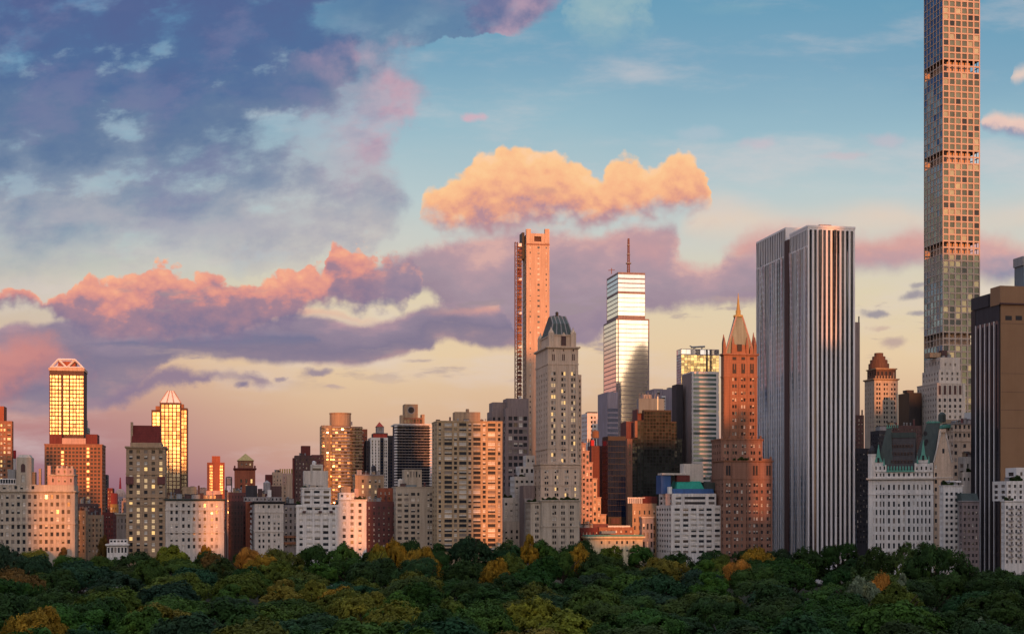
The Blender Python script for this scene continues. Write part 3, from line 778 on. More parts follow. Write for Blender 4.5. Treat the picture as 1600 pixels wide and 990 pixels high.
q = b.blk(171, 199, 842, d=12, m='white_stone', w=W(n=5, fw=.6, pz=10, wh=3, r0=845, wb=850, mix='dark')); 
q = b.blk(167, 199, 850, y=-3, d=14, m='white_stone', w=W(n=6, fw=.55, pz=10, wh=8, r0=859, wb=868, mix='dark'), cor=(1.2,.8,'white_stone')); b.finish()
# --- tower with the crimson roof
b = B('apartment_tower', 'tan stone apartment tower with a steep dark crimson tiled roof', rowD(197), 197)
ev = W(cx=[204.5,216,227.8,239.5,251.3], ww=5.2, pz=9.05, wh=5.4, r0=705, wb=868, mix='evening', style='frame')
q = b.blk(197, 258, 697, d=22, m='tan_brick', w=ev, cor=(1.4,.7,'tan_brick'), bands=(776, 788.5, 740), sw=W(n=4, fw=.35, pz=9.05, wh=5, r0=705, wb=868, mix='dim'), R=260.5)
x0, x1 = b.X(205), b.X(251); z0, z1 = q['z1'], b.Z(663)
mb = MB(); mb.frus((x0,x1,2,19,z0), (x0+.3,x1-.3,6,15,z1), 'crimson_roof'); mb.build('roof', b.root)
b.box('chimney', 204, 207.5, 659, 697, 4, 4, 'tan_brick'); b.box('chimney', 248, 252, 668, 697, 10, 4, 'tan_brick')
mb = MB(); mb.box(x0-.6, x1+.6, 1.6, 19.4, z0, z0+2.2, 'tan_brick'); mb.build('parapet', b.root)
for px in (196.5, 246): b.box('balcony', px, px+12, 744, 756, -1.1, 1.0, 'plum_brick')
b.finish()
# --- second gold glass tower
b = B('glass_tower', 'blazing golden glass tower with stepped shoulders and a pale pyramid cap', 1100, 237)
gz = lambda cx, ww, r0: W(cx=cx, ww=ww, pz=6.0, wh=4.7, r0=r0, wb=772, style='glass_gold', tilt=.014, rec=.1)
b.blk(236.5, 251, 640, y=4, d=20, m='umber_brick', w=gz([241,247], 4.6, 646), sw=None)
b.blk(282, 293, 637, y=4, d=20, m='umber_brick', w=gz([285.3,289.5], 3.2, 643), sw=None)
b.blk(243, 250, 634, y=6, d=14, bot=641, m='orange_brick'); b.blk(282, 287, 631, y=6, d=14, bot=638, m='orange_brick')
q = b.blk(249.5, 283, 628.5, d=26, m='umber_brick', w=gz([254.5,260.5,266.5,272.5,278.5], 4.3, 634), sw=None)
mb = MB(); z0, z1 = b.Z(628.5), b.Z(609); x0, x1 = q['x0'], q['x1']; w_ = x1-x0
mb.frus((x0,x1,0,16,z0+.05), (x0+w_*.36,x1-w_*.36,5,11,z1), 'white_panel'); mb.build('pyramid_cap', b.root)
mb = MB()
for f in (.0,.33,.66,1.0): mb.bar((x0+w_*f, -.15, z0), (x0+w_*(.36+.28*f), 4.8, z1), .3, 'pink_stone')
mb.build('cap_ribs', b.root); b.finish()
# --- big lit block right of it
b = B('apartment_building', 'broad limestone block with a green cornice whose right third glows orange', rowD(258), 258.5)
q = b.blk(258.5, 350, 779, R=356, m='pale_stone', w=W(cx=[268,276,286.5,295,303.3,312,320,331,338.5], ww=[3.6]*9, pz=10.7, wh=5.6, r0=789, wb=865, mix='stone', style='frame'), cor=(1.1,1.0,'copper_dark'), bands=(796,831), sw=W(n=4, fw=.3, pz=10.7, wh=5, r0=789, wb=865, mix='dim'))
b.blk(262, 347, 773, y=3, d=12, bot=779, m='tan_brick', w=W(n=12, fw=.4, pz=9, wh=3.4, r0=776, wb=778.5))
b.box('bulkhead', 285, 307, 760, 773, 5, 8, 'tan_brick'); b.box('bulkhead', 272, 281, 764, 773, 5, 8, 'brown_dark'); b.box('bulkhead', 322, 345, 766, 773, 5, 8, 'pink_stone'); b.box('chimney', 309, 312, 758, 773, 5, 3, 'brown_dark')
b.clutter(q, 8, 21, 4.0); b.finish()
b = B('brick_tower', 'slim red brick tower with two bright vertical window strips above the glowing block', 1060, 323.5)
q = b.blk(323.5, 351, 722, d=20, m='red_brick', w=W(cx=[328.5,331,344.5,347], ww=1.8, pz=4.6, wh=3.2, r0=728, wb=772, mix='evening', style='glass_gold', tilt=.012)); b.blk(331, 344, 712, y=1, d=12, bot=722, m='red_brick'); b.finish()
b = B('water_tower', 'open steel water tower frame between the slim red tower and the pyramid topped one', 900, 353, 'water tower')
mb = MB(); x0, x1 = b.X(353.5), b.X(362)
for x in (x0,x1):
    for y in (0,4): mb.bar((x,y,0),(x,y,b.Z(745)),.22,'charcoal')
mb.bar((x0,0,b.Z(757)),(x1,0,b.Z(757)),.2,'charcoal'); mb.bar((x0,0,b.Z(745)),(x1,0,b.Z(745)),.2,'charcoal'); mb.build('frame', b.root)
mb = MB(); mb.ring((x0+x1)/2, 2, [(1.3,b.Z(757)),(1.3,b.Z(747)),(.1,b.Z(743))], 'grey_stone', 12); mb.build('tank', b.root)
b = B('brick_tower', 'red brick tower with arched windows under a mossy yellow pyramid roof', 960, 366)
q = b.blk(366.5, 399, 731, d=18, m='red_brick', w=W(cx=[377,385,393], ww=3, ry=[751,760], pz=9, wh=6, r0=750, mix='evening'), cor=(1.3,.8,'dark_red'))
q = b.blk(371.5, 396, 719, y=1, d=15, bot=731, m='orange_brick', w=W(cx=[378,385,391], ww=2.4, ry=[725], pz=9, wh=3, r0=750, mix='evening'))
mb = MB(); x0, x1 = q['x0']-.5, q['x1']+.5; c = (x0+x1)/2; mb.frus((x0,x1,.4,16.5,q['z1']), (c-.2,c+.2,8.4,8.8,b.Z(707.5)), 'gold_roof'); mb.build('roof', b.root)
for px in (365.5, 397): b.box('turret', px, px+2.5, 727, 733, -.5, 2, 'dark_red')
b.finish()
b = B('brick_building', 'dim red brick building below the pyramid roofed tower', 870, 357)
q = b.blk(357, 384, 769, d=16, m='plum_brick', w=W(style='glass_dull', n=6, fw=.35, pz=8, wh=4, r0=776, wb=860, mix='dim')); b.clutter(q, 4, 11, 3)
b.blk(360, 380, 783, y=-20, d=14, m='brown_dark', w=W(style='glass_dull', n=4, fw=.35, pz=9, wh=4.5, r0=792, wb=860, mix='dim')); b.finish()
# --- cream block with black cornice
b = B('apartment_building', 'cream stone block with a heavy dark cornice and a cluttered roof', rowD(398), 398)
q = b.blk(398, 443, 783, L=379.5, m='pale_stone', w=W(cx=[405.5,411.7,420.3,429,435.5], ww=3, ry=[791,807,816.5,825,835,844.5,853.5], pz=9.2, wh=4.6, r0=791, mix='stone'), cor=(1.3,.9,'black_metal'), bands=(799.5,829.5), sw=W(ns=2, fw=.4, pz=9.2, wh=5, r0=793, wb=862, mix='dark', sidew=.6))
b.blk(381, 441, 776, y=2, d=10, bot=783, m='grey_stone', w=W(n=10, fw=.4, pz=9, wh=3.4, r0=779.5, wb=782))
b.tank(417, 750, 771, 11, 6, 'grey_stone', False); b.box('bulkhead', 384, 402, 758, 776, 6, 8, 'charcoal'); b.box('bulkhead', 424, 440, 759, 776, 6, 8, 'brown_dark'); b.box('bulkhead', 403, 410, 763, 776, 4, 6, 'brown_dark'); b.box('bulkhead', 418, 424, 765, 776, 3, 4, 'white_panel')
b.clutter(q, 10, 31, 4.5); b.finish()
b = B('apartment_building', 'recessed grey house with two terracotta balconies between the cream and the stepped white block', rowD(450)+6, 443.5)
q = b.blk(443.5, 465, 786, d=16, m='grey_stone', w=W(n=3, fw=.4, pz=9.5, wh=5, r0=795, wb=862, mix='dim'), cor=(.8,.4,'charcoal'))
for r_ in (838, 848): b.box('balcony', 443.5, 462.5, r_-1.8, r_+1.8, -1.6, 1.5, 'orange_brick')
b.clutter(q, 5, 12); b.finish()
b = B('apartment_tower', 'peach stone apartment tower glowing in the sun, left of the narrow purple brown tower', 1020, 426)
q = b.blk(426, 441, 737, d=16, m='sand_concrete', w=W(n=3, fw=.3, pz=6, wh=3, r0=744, wb=780)); b.blk(415, 426, 741, y=1, d=14, m='dark_red')
b.blk(425, 448, 757, y=-8, d=8, m='sand_concrete', w=W(n=4, fw=.3, pz=6, wh=3, r0=762, wb=780)); b.clutter(q, 2, 3, 2); b.finish()
b = B('apartment_tower', 'pinkish tower with a ridged crown behind the peach stone tower', 1100, 438)
q = b.blk(438, 458, 739, d=16, m='pink_stone', w=W(n=5, fw=.3, pz=6, wh=3, r0=746, wb=780))
for i in range(6): b.box('crown_fin', 437+i*3.6, 439+i*3.6, 732, 739, 0, 4, 'gold_roof')
b.blk(448, 457, 741, y=-3, d=6, m='sand_concrete'); b.finish()
b = B('apartment_tower', 'narrow purple brown tower with a dark lift housing on its roof', 930, 459)
q = b.blk(459.5, 487, 711, d=12, S=1, m='brown_dark', w=W(n=5, fw=.34, pz=6.3, wh=2.9, r0=718, wb=790, mix='blinds')); b.blk(471, 485, 696, y=2, d=9, bot=711, m='dark_red')
b.box('balcony', 457.5, 460, 715, 788, -.5, 6, 'dark_red'); b.clutter(q, 3, 4, 1.6); b.finish()
b = B('brick_building', 'dark brick tower stub between the narrow purple tower and the big banded tower', 980, 487)
q = b.blk(487, 506, 710, d=16, m='plum_brick', w=W(n=4, fw=.35, pz=6, wh=3, r0=716, wb=740)); b.finish()
# --- white stepped block
b = B('apartment_building', 'white stepped apartment block with terraces narrowing to a windowless top', rowD(462), 463)
q = b.blk(463, 529, 788, L=461, m='white_stone', w=W(cx=[470.5,483.5,496,509,521.5], ww=[5,8.5,8.5,8.5,4.5], pz=9.3, wh=4.4, r0=794, wb=866, mix='pale', style='frame'), bands=(791,))
q1 = b.blk(472, 517, 761, y=4, d=14, bot=788, m='white_stone', w=W(cx=[480,495,510], ww=[9,9,9], ry=[768,776.5,784.5], pz=8, wh=3.6, r0=768, mix='dim'), bands=(762,773))
q2 = b.blk(475, 512.5, 735, y=6, d=11, bot=761, m='pale_stone', w=W(cx=[495.5], ww=3, ry=[758], pz=9, wh=3.5, r0=750))
b.blk(486, 504.5, 725, y=5.4, d=8, bot=758, m='pale_stone', w=W(cx=[495.2], ww=14, ry=[731], pz=9, wh=7, r0=731, mix='pale', style='plain'))
b.tank(490.5, 719.5, 727, 6, 8, 'white_panel', False); b.planting(463.5, 470, 787, .8, 1.5); b.planting(518, 528, 787, .8, 1.5); b.planting(472, 479, 760.5, 4.6, 1.0)
for px in (473, 498, 515): b.box('terrace_wall', px, px+5, 797.5, 801, -1.2, 1.2, 'brown_dark')
b.clutter(q1, 4, 6, 1.5); b.finish()
b = B('apartment_building', 'pale pink stone block whose right edge glows orange, beside the white stepped block', rowD(529)+.5, 529)
q = b.blk(529, 572.5, 780, d=20, m='white_stone', w=W(cx=[537.8,550,562.5], ww=4.8, pz=9.7, wh=5.4, r0=788.5, wb=866, mix='blinds', style='frame'), cor=(.7,.4,'white_stone'))
b.blk(530, 556, 769, y=3, d=13, bot=780, m='white_stone', w=W(n=3, fw=.4, pz=9, wh=4, r0=774, wb=779)); b.blk(533, 548, 759.5, y=5, d=9, bot=769, m='tan_brick'); b.blk(554, 560, 763, y=3, d=4, bot=780, m='pink_stone')
b.planting(556, 571, 779.5, .8, 2.4); b.clutter(q, 4, 9, 2); b.finish()
# --- banded brown tower
b = B('apartment_tower', 'large brown tower ringed with pale balcony bands and a round tank house', 1000, 519)
fl = W(n=6, fw=.8, pz=5.25, wh=2.7, r0=670, wb=790, mix='dark', style='plain', rec=.5)
q = b.blk(519, 547, 664, y=0, d=24, m='brown_mid', w=fl, sw=None)  # brick darkened: shade the tower doesn't receive is put into its colour
q2 = b.blk(502.5, 521, 664, y=3, d=20, m='tan_brick', w=W(n=3, fw=.55, pz=5.25, wh=2.6, r0=670, wb=790, mix='dark', style='plain', rec=.5), sw=None)
q3 = b.blk(545, 566, 666, y=3, d=20, m='plum_brick', w=W(n=4, fw=.8, pz=5.25, wh=2.7, r0=670, wb=790, mix='dark', style='plain', rec=.5), sw=None)
for i in range(24):
    r_ = 667.2 + i*5.25; z = b.Z(r_); mb = MB()
    mb.box(b.X(519), b.X(547), -1.3, -.02, z-.35, z+.35, 'grey_stone'); mb.box(b.X(547), b.X(567.5), 1.6, 2.98, z-.35, z+.3, 'tan_brick'); mb.box(b.X(500.8), b.X(506), 1.9, 2.98, z-.3, z+.3, 'tan_brick')
    mb.build('balcony', b.root)
mb = MB(); xc = b.X(533.5); mb.ring(xc, 10, [(7.3, q['z1']-.1), (7.3, b.Z(646.5,0,10)), (7.6, b.Z(646.5,0,10)), (7.6, b.Z(645,0,10))], 'tan_brick', 20); mb.build('tank_house', b.root)
b.mast('aerial', 517, 659, 664, .15); b.mast('aerial', 549.5, 658.5, 664, .5, m='grey_stone'); b.finish()
b = B('brick_tower', 'red brick tower slice at the right shoulder of the banded brown tower', 1040, 565)
b.blk(565, 574, 670, d=16, m='red_brick', w=W(n=2, fw=.4, pz=6, wh=3, r0=676, wb=760)); b.finish()
# --- white tower with red pyramid
b = B('apartment_tower', 'dark tower with a white striped centre and a small red pyramid roof', 1000, 572)
b.blk(572, 581, 688, y=6, d=16, m='charcoal', w=W(n=2, fw=.6, pz=5, wh=2.8, r0=693, wb=770, style='glass_navy'), sw=None)
b.blk(605, 613.5, 680, y=6, d=16, m='charcoal', w=W(n=2, fw=.6, pz=5, wh=2.8, r0=693, wb=770, style='glass_navy'), sw=None)
b.blk(584, 606, 676, y=3, d=16, m='slate_roof'); b.blk(589, 600, 665.5, y=4, d=9, bot=676, m='grey_stone', w=W(n=1, fw=.4, ry=[671], pz=6, wh=5, r0=671, mix='dark'))
b.blk(583, 605, 677.5, y=2.5, d=2, bot=683.5, m='roof_red')
q = b.blk(579, 606, 683, y=2, d=20, m='white_stone', w=W(cx=[582,587,592,601.5,604], ww=1.7, pz=4.6, wh=3.4, r0=689, wb=770, mix='dim', style='plain'), sw=None)
b.blk(594, 599.5, 683.5, y=1.5, d=1, m='black_metal', w=W(n=1, fw=.8, pz=4.6, wh=2.4, r0=689, wb=770, style='glass_navy'), sw=None)
mb = MB(); x0, x1 = b.X(589), b.X(600.5); mb.frus((x0,x1,3.5,13.5,b.Z(665.5)), ((x0+x1)/2-.1,(x0+x1)/2+.1,8.4,8.6,b.Z(657.5)), 'roof_red'); mb.build('roof', b.root); b.finish()
# --- dark balcony tower
b = B('apartment_tower', 'dark blue tower edged with white balconies, crowned by a cube with a round opening', 1100, 619)
q = b.blk(619, 672, 663, d=24, m='charcoal', w=W(n=11, fw=.86, pz=4.35, wh=2.5, r0=668, wb=760, style='glass_navy', rec=.8), sw=None)
for i in range(23):
    z = b.Z(665.5 + i*4.35); mb = MB()
    mb.box(b.X(616.5), b.X(620.5), -1.6, 3, z-.5, z+.5, 'white_panel'); mb.box(b.X(670.5), b.X(674.5), -1.6, 3, z-.5, z+.5, 'white_panel'); mb.box(b.X(620.5), b.X(670.5), -.9, -.02, z-.22, z+.18, 'grey_stone'); mb.build('balcony', b.root)
b.box('roof_slab', 616.5, 674, 661.5, 663.5, -1.4, 26, 'white_stone')
q1 = b.blk(631, 660, 652, y=3, d=16, bot=663, m='orange_brick', w=W(n=6, fw=.7, ry=[657.5], pz=5, wh=6, r0=657, style='glass_bronze'))
b.box('turret', 626, 631, 648, 663, 4, 8, 'tan_brick'); b.box('turret', 659, 663.5, 647, 663, 4, 8, 'tan_brick')
b.blk(632, 653, 631, y=4, d=12, bot=652, m='tan_brick')
xc = (b.X(632,4)+b.X(653,4))/2; zc = b.Z(640,0,4); 
def disc(bb, nm, xc, zc, y, r, m, r2=None, m2=None):
    mb = MB(); mb.face([(xc+r*math.cos(t),y,zc+r*math.sin(t)) for t in [2*math.pi*i/24 for i in range(24)]], m)
    if r2: mb.face([(xc+r2*math.cos(t),y-.05,zc+r2*math.sin(t)) for t in [2*math.pi*i/24 for i in range(24)]], m2)
    return mb.build(nm, bb.root)
disc(b, 'round_opening', xc, zc, 3.93, 2.9, 'grey_stone', 2.3, 'black_metal'); b.finish()
b = B('brick_building', 'tan brick house with a water tank at the foot of the white striped tower', 880, 555)
q = b.blk(555, 600, 741, d=18, m='tan_brick', w=W(cx=[567,578,587,593], ww=3.2, pz=8.4, wh=4.6, r0=751, wb=785, mix='evening'), cor=(.7,.3,'grey_stone')); b.tank(584, 726, 741, 8, 7, 'charcoal')
b.clutter(q, 4, 15, 3); b.finish()
b = B('brick_building', 'dark plum brick building filling the gap between the orange edged block and the tan block', 855, 573)
q = b.blk(573, 619, 783, d=16, m='plum_brick', w=W(n=6, fw=.3, pz=8.5, wh=4, r0=793, wb=862, mix='blinds')); b.blk(592, 618, 762, y=5, d=10, bot=783, m='red_brick', w=W(n=4, fw=.3, pz=8, wh=4, r0=770, wb=782)); b.clutter(q, 5, 16, 3.5); b.finish()
# --- tan block with slotted tank house
b = B('apartment_building', 'tan stone block with a slotted square tank house, left of the tall beige slab', 848, 618.5)
q = b.blk(618.5, 676, 760, d=20, m='limestone', w=W(cx=[624.5,635,645.5,653.7,669.5,673.5], ww=[6.5,6.5,6.5,3.6,3.2,3.2], pz=8.6, wh=4.5, r0=771.5, wb=862, mix='stone'), cor=(.6,.3,'limestone'))
q2 = b.blk(632, 659, 733, y=5, d=12, bot=760, m='limestone', w=W(cx=[637.5,642,646.5,651,655.5], ww=2.1, ry=[740.5], pz=9, wh=9, r0=740, mix='dark'))
b.tank(625.5, 747, 760, 8, 4, 'pale_stone', False); b.box('bulkhead', 634, 651, 757, 760, 1, 3, 'blue_steel'); b.clutter(q, 4, 17, 2); b.finish()
# --- large beige slab
b = B('apartment_tower', 'tall beige apartment slab covered in irregular windows, its right edge glowing orange', 833, 683)
q = b.blk(683, 785, 657, L=675, m='beige_brick', cor=(.7,.25,'beige_brick'),
          w=W(cx=[687.3,700.4,711.8,723.2,734.2,745.2,756.6,768.2,780], ww=[4.2,12,4.8,12,4.8,12,4.8,12,4.2], pz=7.5, wh=4.9, r0=662.5, wb=864, mix='blinds', style='frame', rec=.3),
          sw=W(ns=2, fw=.35, pz=7.5, wh=3.4, r0=662.5, wb=864, mix='dark', sidew=.5))
b.blk(711, 750.5, 643, y=5, d=9, bot=657, m='tan_brick'); b.box('chimney', 729, 733, 638.5, 643, 6, 3, 'tan_brick')
for i, px in enumerate((693.5, 707.5, 717, 729.5, 739, 751.5, 761.5, 775)):
    b.box('pilaster', px-.5, px+.5, 657.5, 866, -.25, .24, 'beige_brick')
b.clutter(q, 5, 18, 1.5); b.finish()
# --- mauve office tower
b = B('office_tower', 'mauve grey office tower with a plain flat top, directly right of the beige slab', 955, 790)
q = b.blk(790, 826, 637, d=20, L=781, m='mauve_concrete', w=W(cx=[797.5,805.8,813.8,820.8], ww=6, pz=10.3, wh=6.2, r0=653, wb=785, mix='dim', style='frame'), sw=W(ns=2, fw=.5, pz=10.3, wh=6, r0=653, wb=785, mix='dim'))
b.blk(768, 792, 642, y=8, d=20, L=761, m='mauve_concrete', w=W(n=3, fw=.45, pz=10.3, wh=5, r0=654, wb=785, mix='dim'))
b.blk(792, 826, 622, y=4, d=14, bot=637, m='mauve_concrete'); b.blk(770, 800, 628, y=8, d=14, bot=642, m='mauve_concrete'); b.finish()
# --- white terraced house between slab and stone tower
b = B('apartment_building', 'white terraced building stepping up beside the base of the green roofed stone tower', 872, 787)
q = b.blk(787, 835, 777, d=18, m='white_stone', w=W(n=6, fw=.45, pz=9.5, wh=4, r0=787, wb=862, mix='pale'))
q1 = b.blk(804, 835, 744, y=4, d=14, bot=777, m='white_stone', w=W(n=4, fw=.5, pz=9, wh=4, r0=752, wb=776, mix='stone')); b.blk(812, 835, 728, y=6, d=12, bot=744, m='white_panel', w=W(n=3, fw=.5, ry=[735], pz=9, wh=6, r0=735, mix='dim'))
b.blk(822, 836, 711, y=8, d=9, bot=728, m='white_stone', w=W(n=2, fw=.4, ry=[719], pz=9, wh=5, r0=719)); b.blk(787, 812, 814, y=-6, d=6, m='pale_stone', w=W(n=3, fw=.4, pz=9, wh=5, r0=830, wb=862))
b.planting(788, 800, 776.5, 1, 2); b.planting(812, 820, 743.5, 4.6, 1.6); b.clutter(q1, 4, 19, 2); b.finish()
# --- pencil tower under construction
b = B('skyscraper', 'tall orange lit pencil tower with an external hoist and an open window at its crown', 1000, 822.5)
wn = W(cx=[828.5,841.5,853.5], ww=[1.7,3.6,1.7], pz=8.3, wh=3.0, r0=386, wb=800, mix='pale', style='plain', rec=.2)
q = b.blk(822.5, 858.5, 380, L=816.5, m='sand_concrete', w=wn, sw=W(ns=3, fw=.35, pz=8.3, wh=4.2, r0=386, wb=800, mix='dark', style='plain', sidew=.6))
dd = q['d']; zt = b.Z(380); Xf = b.X
mb = MB()
mb.box(q['x0'], q['x1'], .4, 2.5, zt, b.Z(376.5), 'sand_concrete'); mb.box(q['x0'], q['x1'], .4, 2.5, b.Z(368.5), b.Z(364), 'sand_concrete')
mb.box(q['x0'], Xf(835), .4, 2.5, b.Z(376.5), b.Z(368.5), 'sand_concrete'); mb.box(Xf(846), q['x1'], .4, 2.5, b.Z(376.5), b.Z(368.5), 'sand_concrete')
mb.box(q['x0'], q['x1'], 2.5, dd, zt, b.Z(366), 'brown_dark'); mb.build('crown', b.root)
for px in (822.5, 851.5): b.box('corner_post', px, px+7, 357.5, 380, 0, 2.4 if px < 830 else 2.4, 'sand_concrete')
b.box('string_course', 822, 859, 380, 382, -.3, .29, 'terracotta')
b.box('screen', 815.8, 819.5, 363, 404, 5, dd-4, 'black_metal')
mb = MB(); xh = b.X(805.5); z1 = b.Z(378)
for x in (xh, xh+1.6):
    for y in (1, 2.6): mb.bar((x, y, 0), (x, y, z1), .18, 'rust_steel')
for i in range(60):
    z = z1 - i*4; mb.bar((xh, 1, z), (xh+1.6, 1, z-2), .12, 'rust_steel'); mb.bar((xh+1.6, 1, z-2), (xh, 1, z-4), .12, 'rust_steel')
mb.build('hoist_mast', b.root)
r = random.Random(4)
for i in range(40):
    rr = 385 + i*6.6
    if rr > 640: break
    mb = MB(); z = b.Z(rr)
    mb.box(b.X(809), b.X(816.2), .6, 4.4, z-.5, z, r.choice(['rust_steel','orange_brick','tan_brick'])); mb.box(b.X(810+r.random()*2), b.X(815.6), 1.0, 4.2, z, z+r.uniform(1.2,2.6), r.choice(['brown_dark','rust_steel','dark_red','stripe_white'] if i%4==0 else ['brown_dark','rust_steel','dark_red']))
    mb.bar((b.X(809), .8, z-2.9), (b.X(816), .8, z), .12, 'rust_steel'); mb.build('hoist_landing', b.root)
b.finish()
# --- the stone hotel tower with green mansard
b = B('hotel_tower', 'grey stone hotel tower with a dark green mansard roof, before the pencil tower', 850, 857)
sh = W(cx=[865,880.5,896], ww=7.0, pz=9.05, wh=4.6, r0=583, wb=722, mix='evening', style='frame')
q = b.blk(856, 903.5, 541, L=837, m='tower_stone', w=W(cx=[862.9,866.6,878.6,882.3,893.9,897.6], ww=3.1, pz=9.05, wh=5.3, r0=583, wb=722, mix='evening', style='frame'), sw=W(ns=5, fw=.26, pz=9.05, wh=4.6, r0=583, wb=722, mix='dim', sidew=.5), bands=(568, 700), cor=(1.4,1.1,'tower_stone'))
for cx_ in (864.8, 880.5, 896): b.box('window_bay', cx_-2.0, cx_+2.0, 553, 563, -.12, .1, 'brown_dark'); b.box('bay_mullion', cx_-.4, cx_+.4, 553, 563, -.3, .16, 'tower_stone'); b.box('medallion', cx_-.8, cx_+.8, 545.5, 548.5, -.3, .29, 'brown_dark')
for px in (858, 871.5, 889.5, 901): b.box('pilaster', px-1, px+1, 569, 722, -.3, .29, 'tower_stone')
zc = b.Z(541); X0, X1 = q['x0'], q['x1']; dd = q['d']
mb = MB(); zt = b.Z(521); mb.box(X0+2.5, X1-2.5, 2.5, dd-2.5, zc, zt, 'tower_stone'); mb.box(X0+2, X1-2, 2, dd-2, zt-.6, zt, 'tower_stone'); up = mb.build('upper_storey', b.root)
for sx in (X0+1.0, X1-1.0-3.0):
    for sy in (1.0, dd-4.0):
        mb = MB(); mb.box(sx, sx+3, sy, sy+3, zc, zt+.8, 'tower_stone'); mb.ring(sx+1.5, sy+1.5, [(1.7,zt+.8),(1.2,zt+2.0),(.5,zt+2.8),(.15,zt+4.2)], 'tower_stone', 8); mb.build('corner_turret', b.root)
mb = MB(); zm = b.Z(491,0,8); cx = (X0+X1)/2+.2; wv = (X1-X0)
mb.frus((X0+2.6,X1-2.8,3,dd-3,zt), (X0+4.3,X1-4.3,6,dd-6,(zt*.45+zm*.55)), 'copper_dark', cap=False)
mb.frus((X0+4.3,X1-4.3,6,dd-6,(zt*.45+zm*.55)), (cx-4.4,cx+4.4,dd/2-3.2,dd/2+3.2,zm), 'copper_dark'); rf = mb.build('roof', b.root)
mb = MB()
for t_ in (0,.25,.5,.75,1):
    xa = (X0+2.6)+(X1-X0-5.4)*t_; xb2 = (X0+4.3)+(X1-X0-8.6)*t_; xc2 = cx-4.4+8.8*t_; zmid = zt*.45+zm*.55
    mb.bar((xa,2.9,zt),(xb2,5.9,zmid),.22,'grey_stone'); mb.bar((xb2,5.9,zmid),(xc2,dd/2-3.25,zm),.22,'grey_stone')
mb.build('roof_ribs', rf)
mb = MB(); mb.ring(cx, dd/2, [(2.4,zm),(2.4,zm+.5),(.9,zm+.6),(.9,zm+2.4),(1.1,zm+2.4),(.3,zm+3.0)], 'black_metal', 10); mb.build('lantern', rf)
mb = MB(); xm = b.X(880.5,2.5); mb.box(xm-1.4, xm+1.4, 1.9, 2.4, zc+1, zt-1, 'brown_dark'); mb.frus((xm-1.6,xm+1.6,1.8,2.4,zt-1),(xm-.1,xm+.1,1.8,2.4,zt+1.2),'tower_stone'); mb.build('dormer', b.root)
b.blk(903.5, 908.5, 585, y=5, d=12, m='tower_stone', w=W(n=1, fw=.4, pz=9, wh=4, r0=595, wb=722, mix='dim'))
b1 = W(cx=[852.3,855.6,868,871.3,883.6,886.9,899], ww=2.7, pz=9.1, wh=4.8, r0=736, wb=779, mix='evening', style='frame')
q1 = b.blk(845, 905.5, 724, y=-6, L=834, bot=None, m='tower_stone', w=b1, sw=W(ns=2, fw=.3, pz=9.1, wh=4.6, r0=736, wb=779, mix='dim'), bands=(729, 757), cor=(1.0,.6,'tower_stone'))
q2 = b.blk(846, 905.5, 781, y=-14, L=824, m='limestone', w=W(cx=[864.4,867.8,878,881.4,892,895.4], ww=2.6, pz=9.3, wh=4.8, r0=791.5, wb=868, mix='dim', style='frame'), sw=W(ns=3, fw=.4, pz=9.3, wh=4.6, r0=791.5, wb=868, mix='dim', sidew=.6), bands=(822,), cor=(1.0,.6,'limestone'))
b.blk(829, 845, 784, y=-13, d=22, L=821, m='limestone', w=W(cx=[837.3,840.5], ww=2.4, pz=9.3, wh=4.8, r0=791.5, wb=868, mix='dim'), cor=(.8,.5,'limestone'))
b.blk(820, 832, 778, y=6, d=16, m='grey_stone'); b.blk(818, 836, 758, y=8, d=12, m='mauve_concrete')
b.planting(847, 873, 780.5, -13.4, 1.8); b.planting(876, 904, 780.5, -13.4, 1.8); b.planting(824, 838, 783, -12, 1.4)
mb = MB(); xa, xb2 = b.X(858,-5), b.X(876,-5); z = b.Z(724,0,-5); mb.face([(xa,-6.6,z)] + [(xa+(xb2-xa)*t_, -6.6, z + 1.3*math.sin(math.pi*t_)+.3) for t_ in [0,.15,.3,.5,.7,.85,1]] + [(xb2,-6.6,z)], 'tower_stone'); mb.build('balustrade', b.root)
for px in (845.5, 857, 877, 890, 903): b.box('finial', px, px+1.6, 720.5, 724, -6.3, .6, 'tower_stone')
b.finish()
# --- stepped building right of it
b = B('apartment_building', 'pink stone building stepping down to the right in five sunlit orange stages', 880, 904)
st = [(904,915.5,692),(915.5,920.5,704),(920.5,926,722),(926,933,747),(933,939,776.5),(939,947,803)]
for i, (xa, xb2, tp) in enumerate(st):
    b.blk(xa, xb2, tp, y=0 if i < 3 else -.5*(i-2), d=20-2*i, m='pink_stone' if i < 3 else 'sand_concrete', w=W(cx=[(xa+xb2)/2-2.6,(xa+xb2)/2+2.6] if xb2-xa > 9 else [(xa+xb2)/2], ww=3.4, pz=9.2, wh=5, r0=tp+9, wb=866, mix='dim', style='frame'), sw=None, cor=(.6,.3,'pink_stone'))
b.blk(904, 912, 690, y=2, d=8, bot=704, m='plum_brick'); b.finish()
b = B('office_building', 'small white tower with grey side showing above the stepped pink building', 1060, 918)
b.blk(917.5, 934, 645, L=908.5, m='white_panel', w=W(cx=[924.5,929.5], ww=3, pz=6.9, wh=4, r0=652, wb=690, mix='dark', style='plain'), sw=W(ns=4, fw=.6, pz=6.9, wh=4, r0=652, wb=690, style='glass_bluegrey', sidew=.8)); b.blk(919, 933.5, 643, y=1, d=8, bot=645.2, m='charcoal'); b.finish()
b = B('brick_building', 'plain dark red building carrying a large wooden water tank', 905, 918)
q = b.blk(918, 942, 696, d=10, S=1, m='plum_brick', w=None); b.tank(930.5, 671, 684, 11, 6, 'wood_tank', False)
mb = MB(); x0, x1 = b.X(925.5), b.X(936)
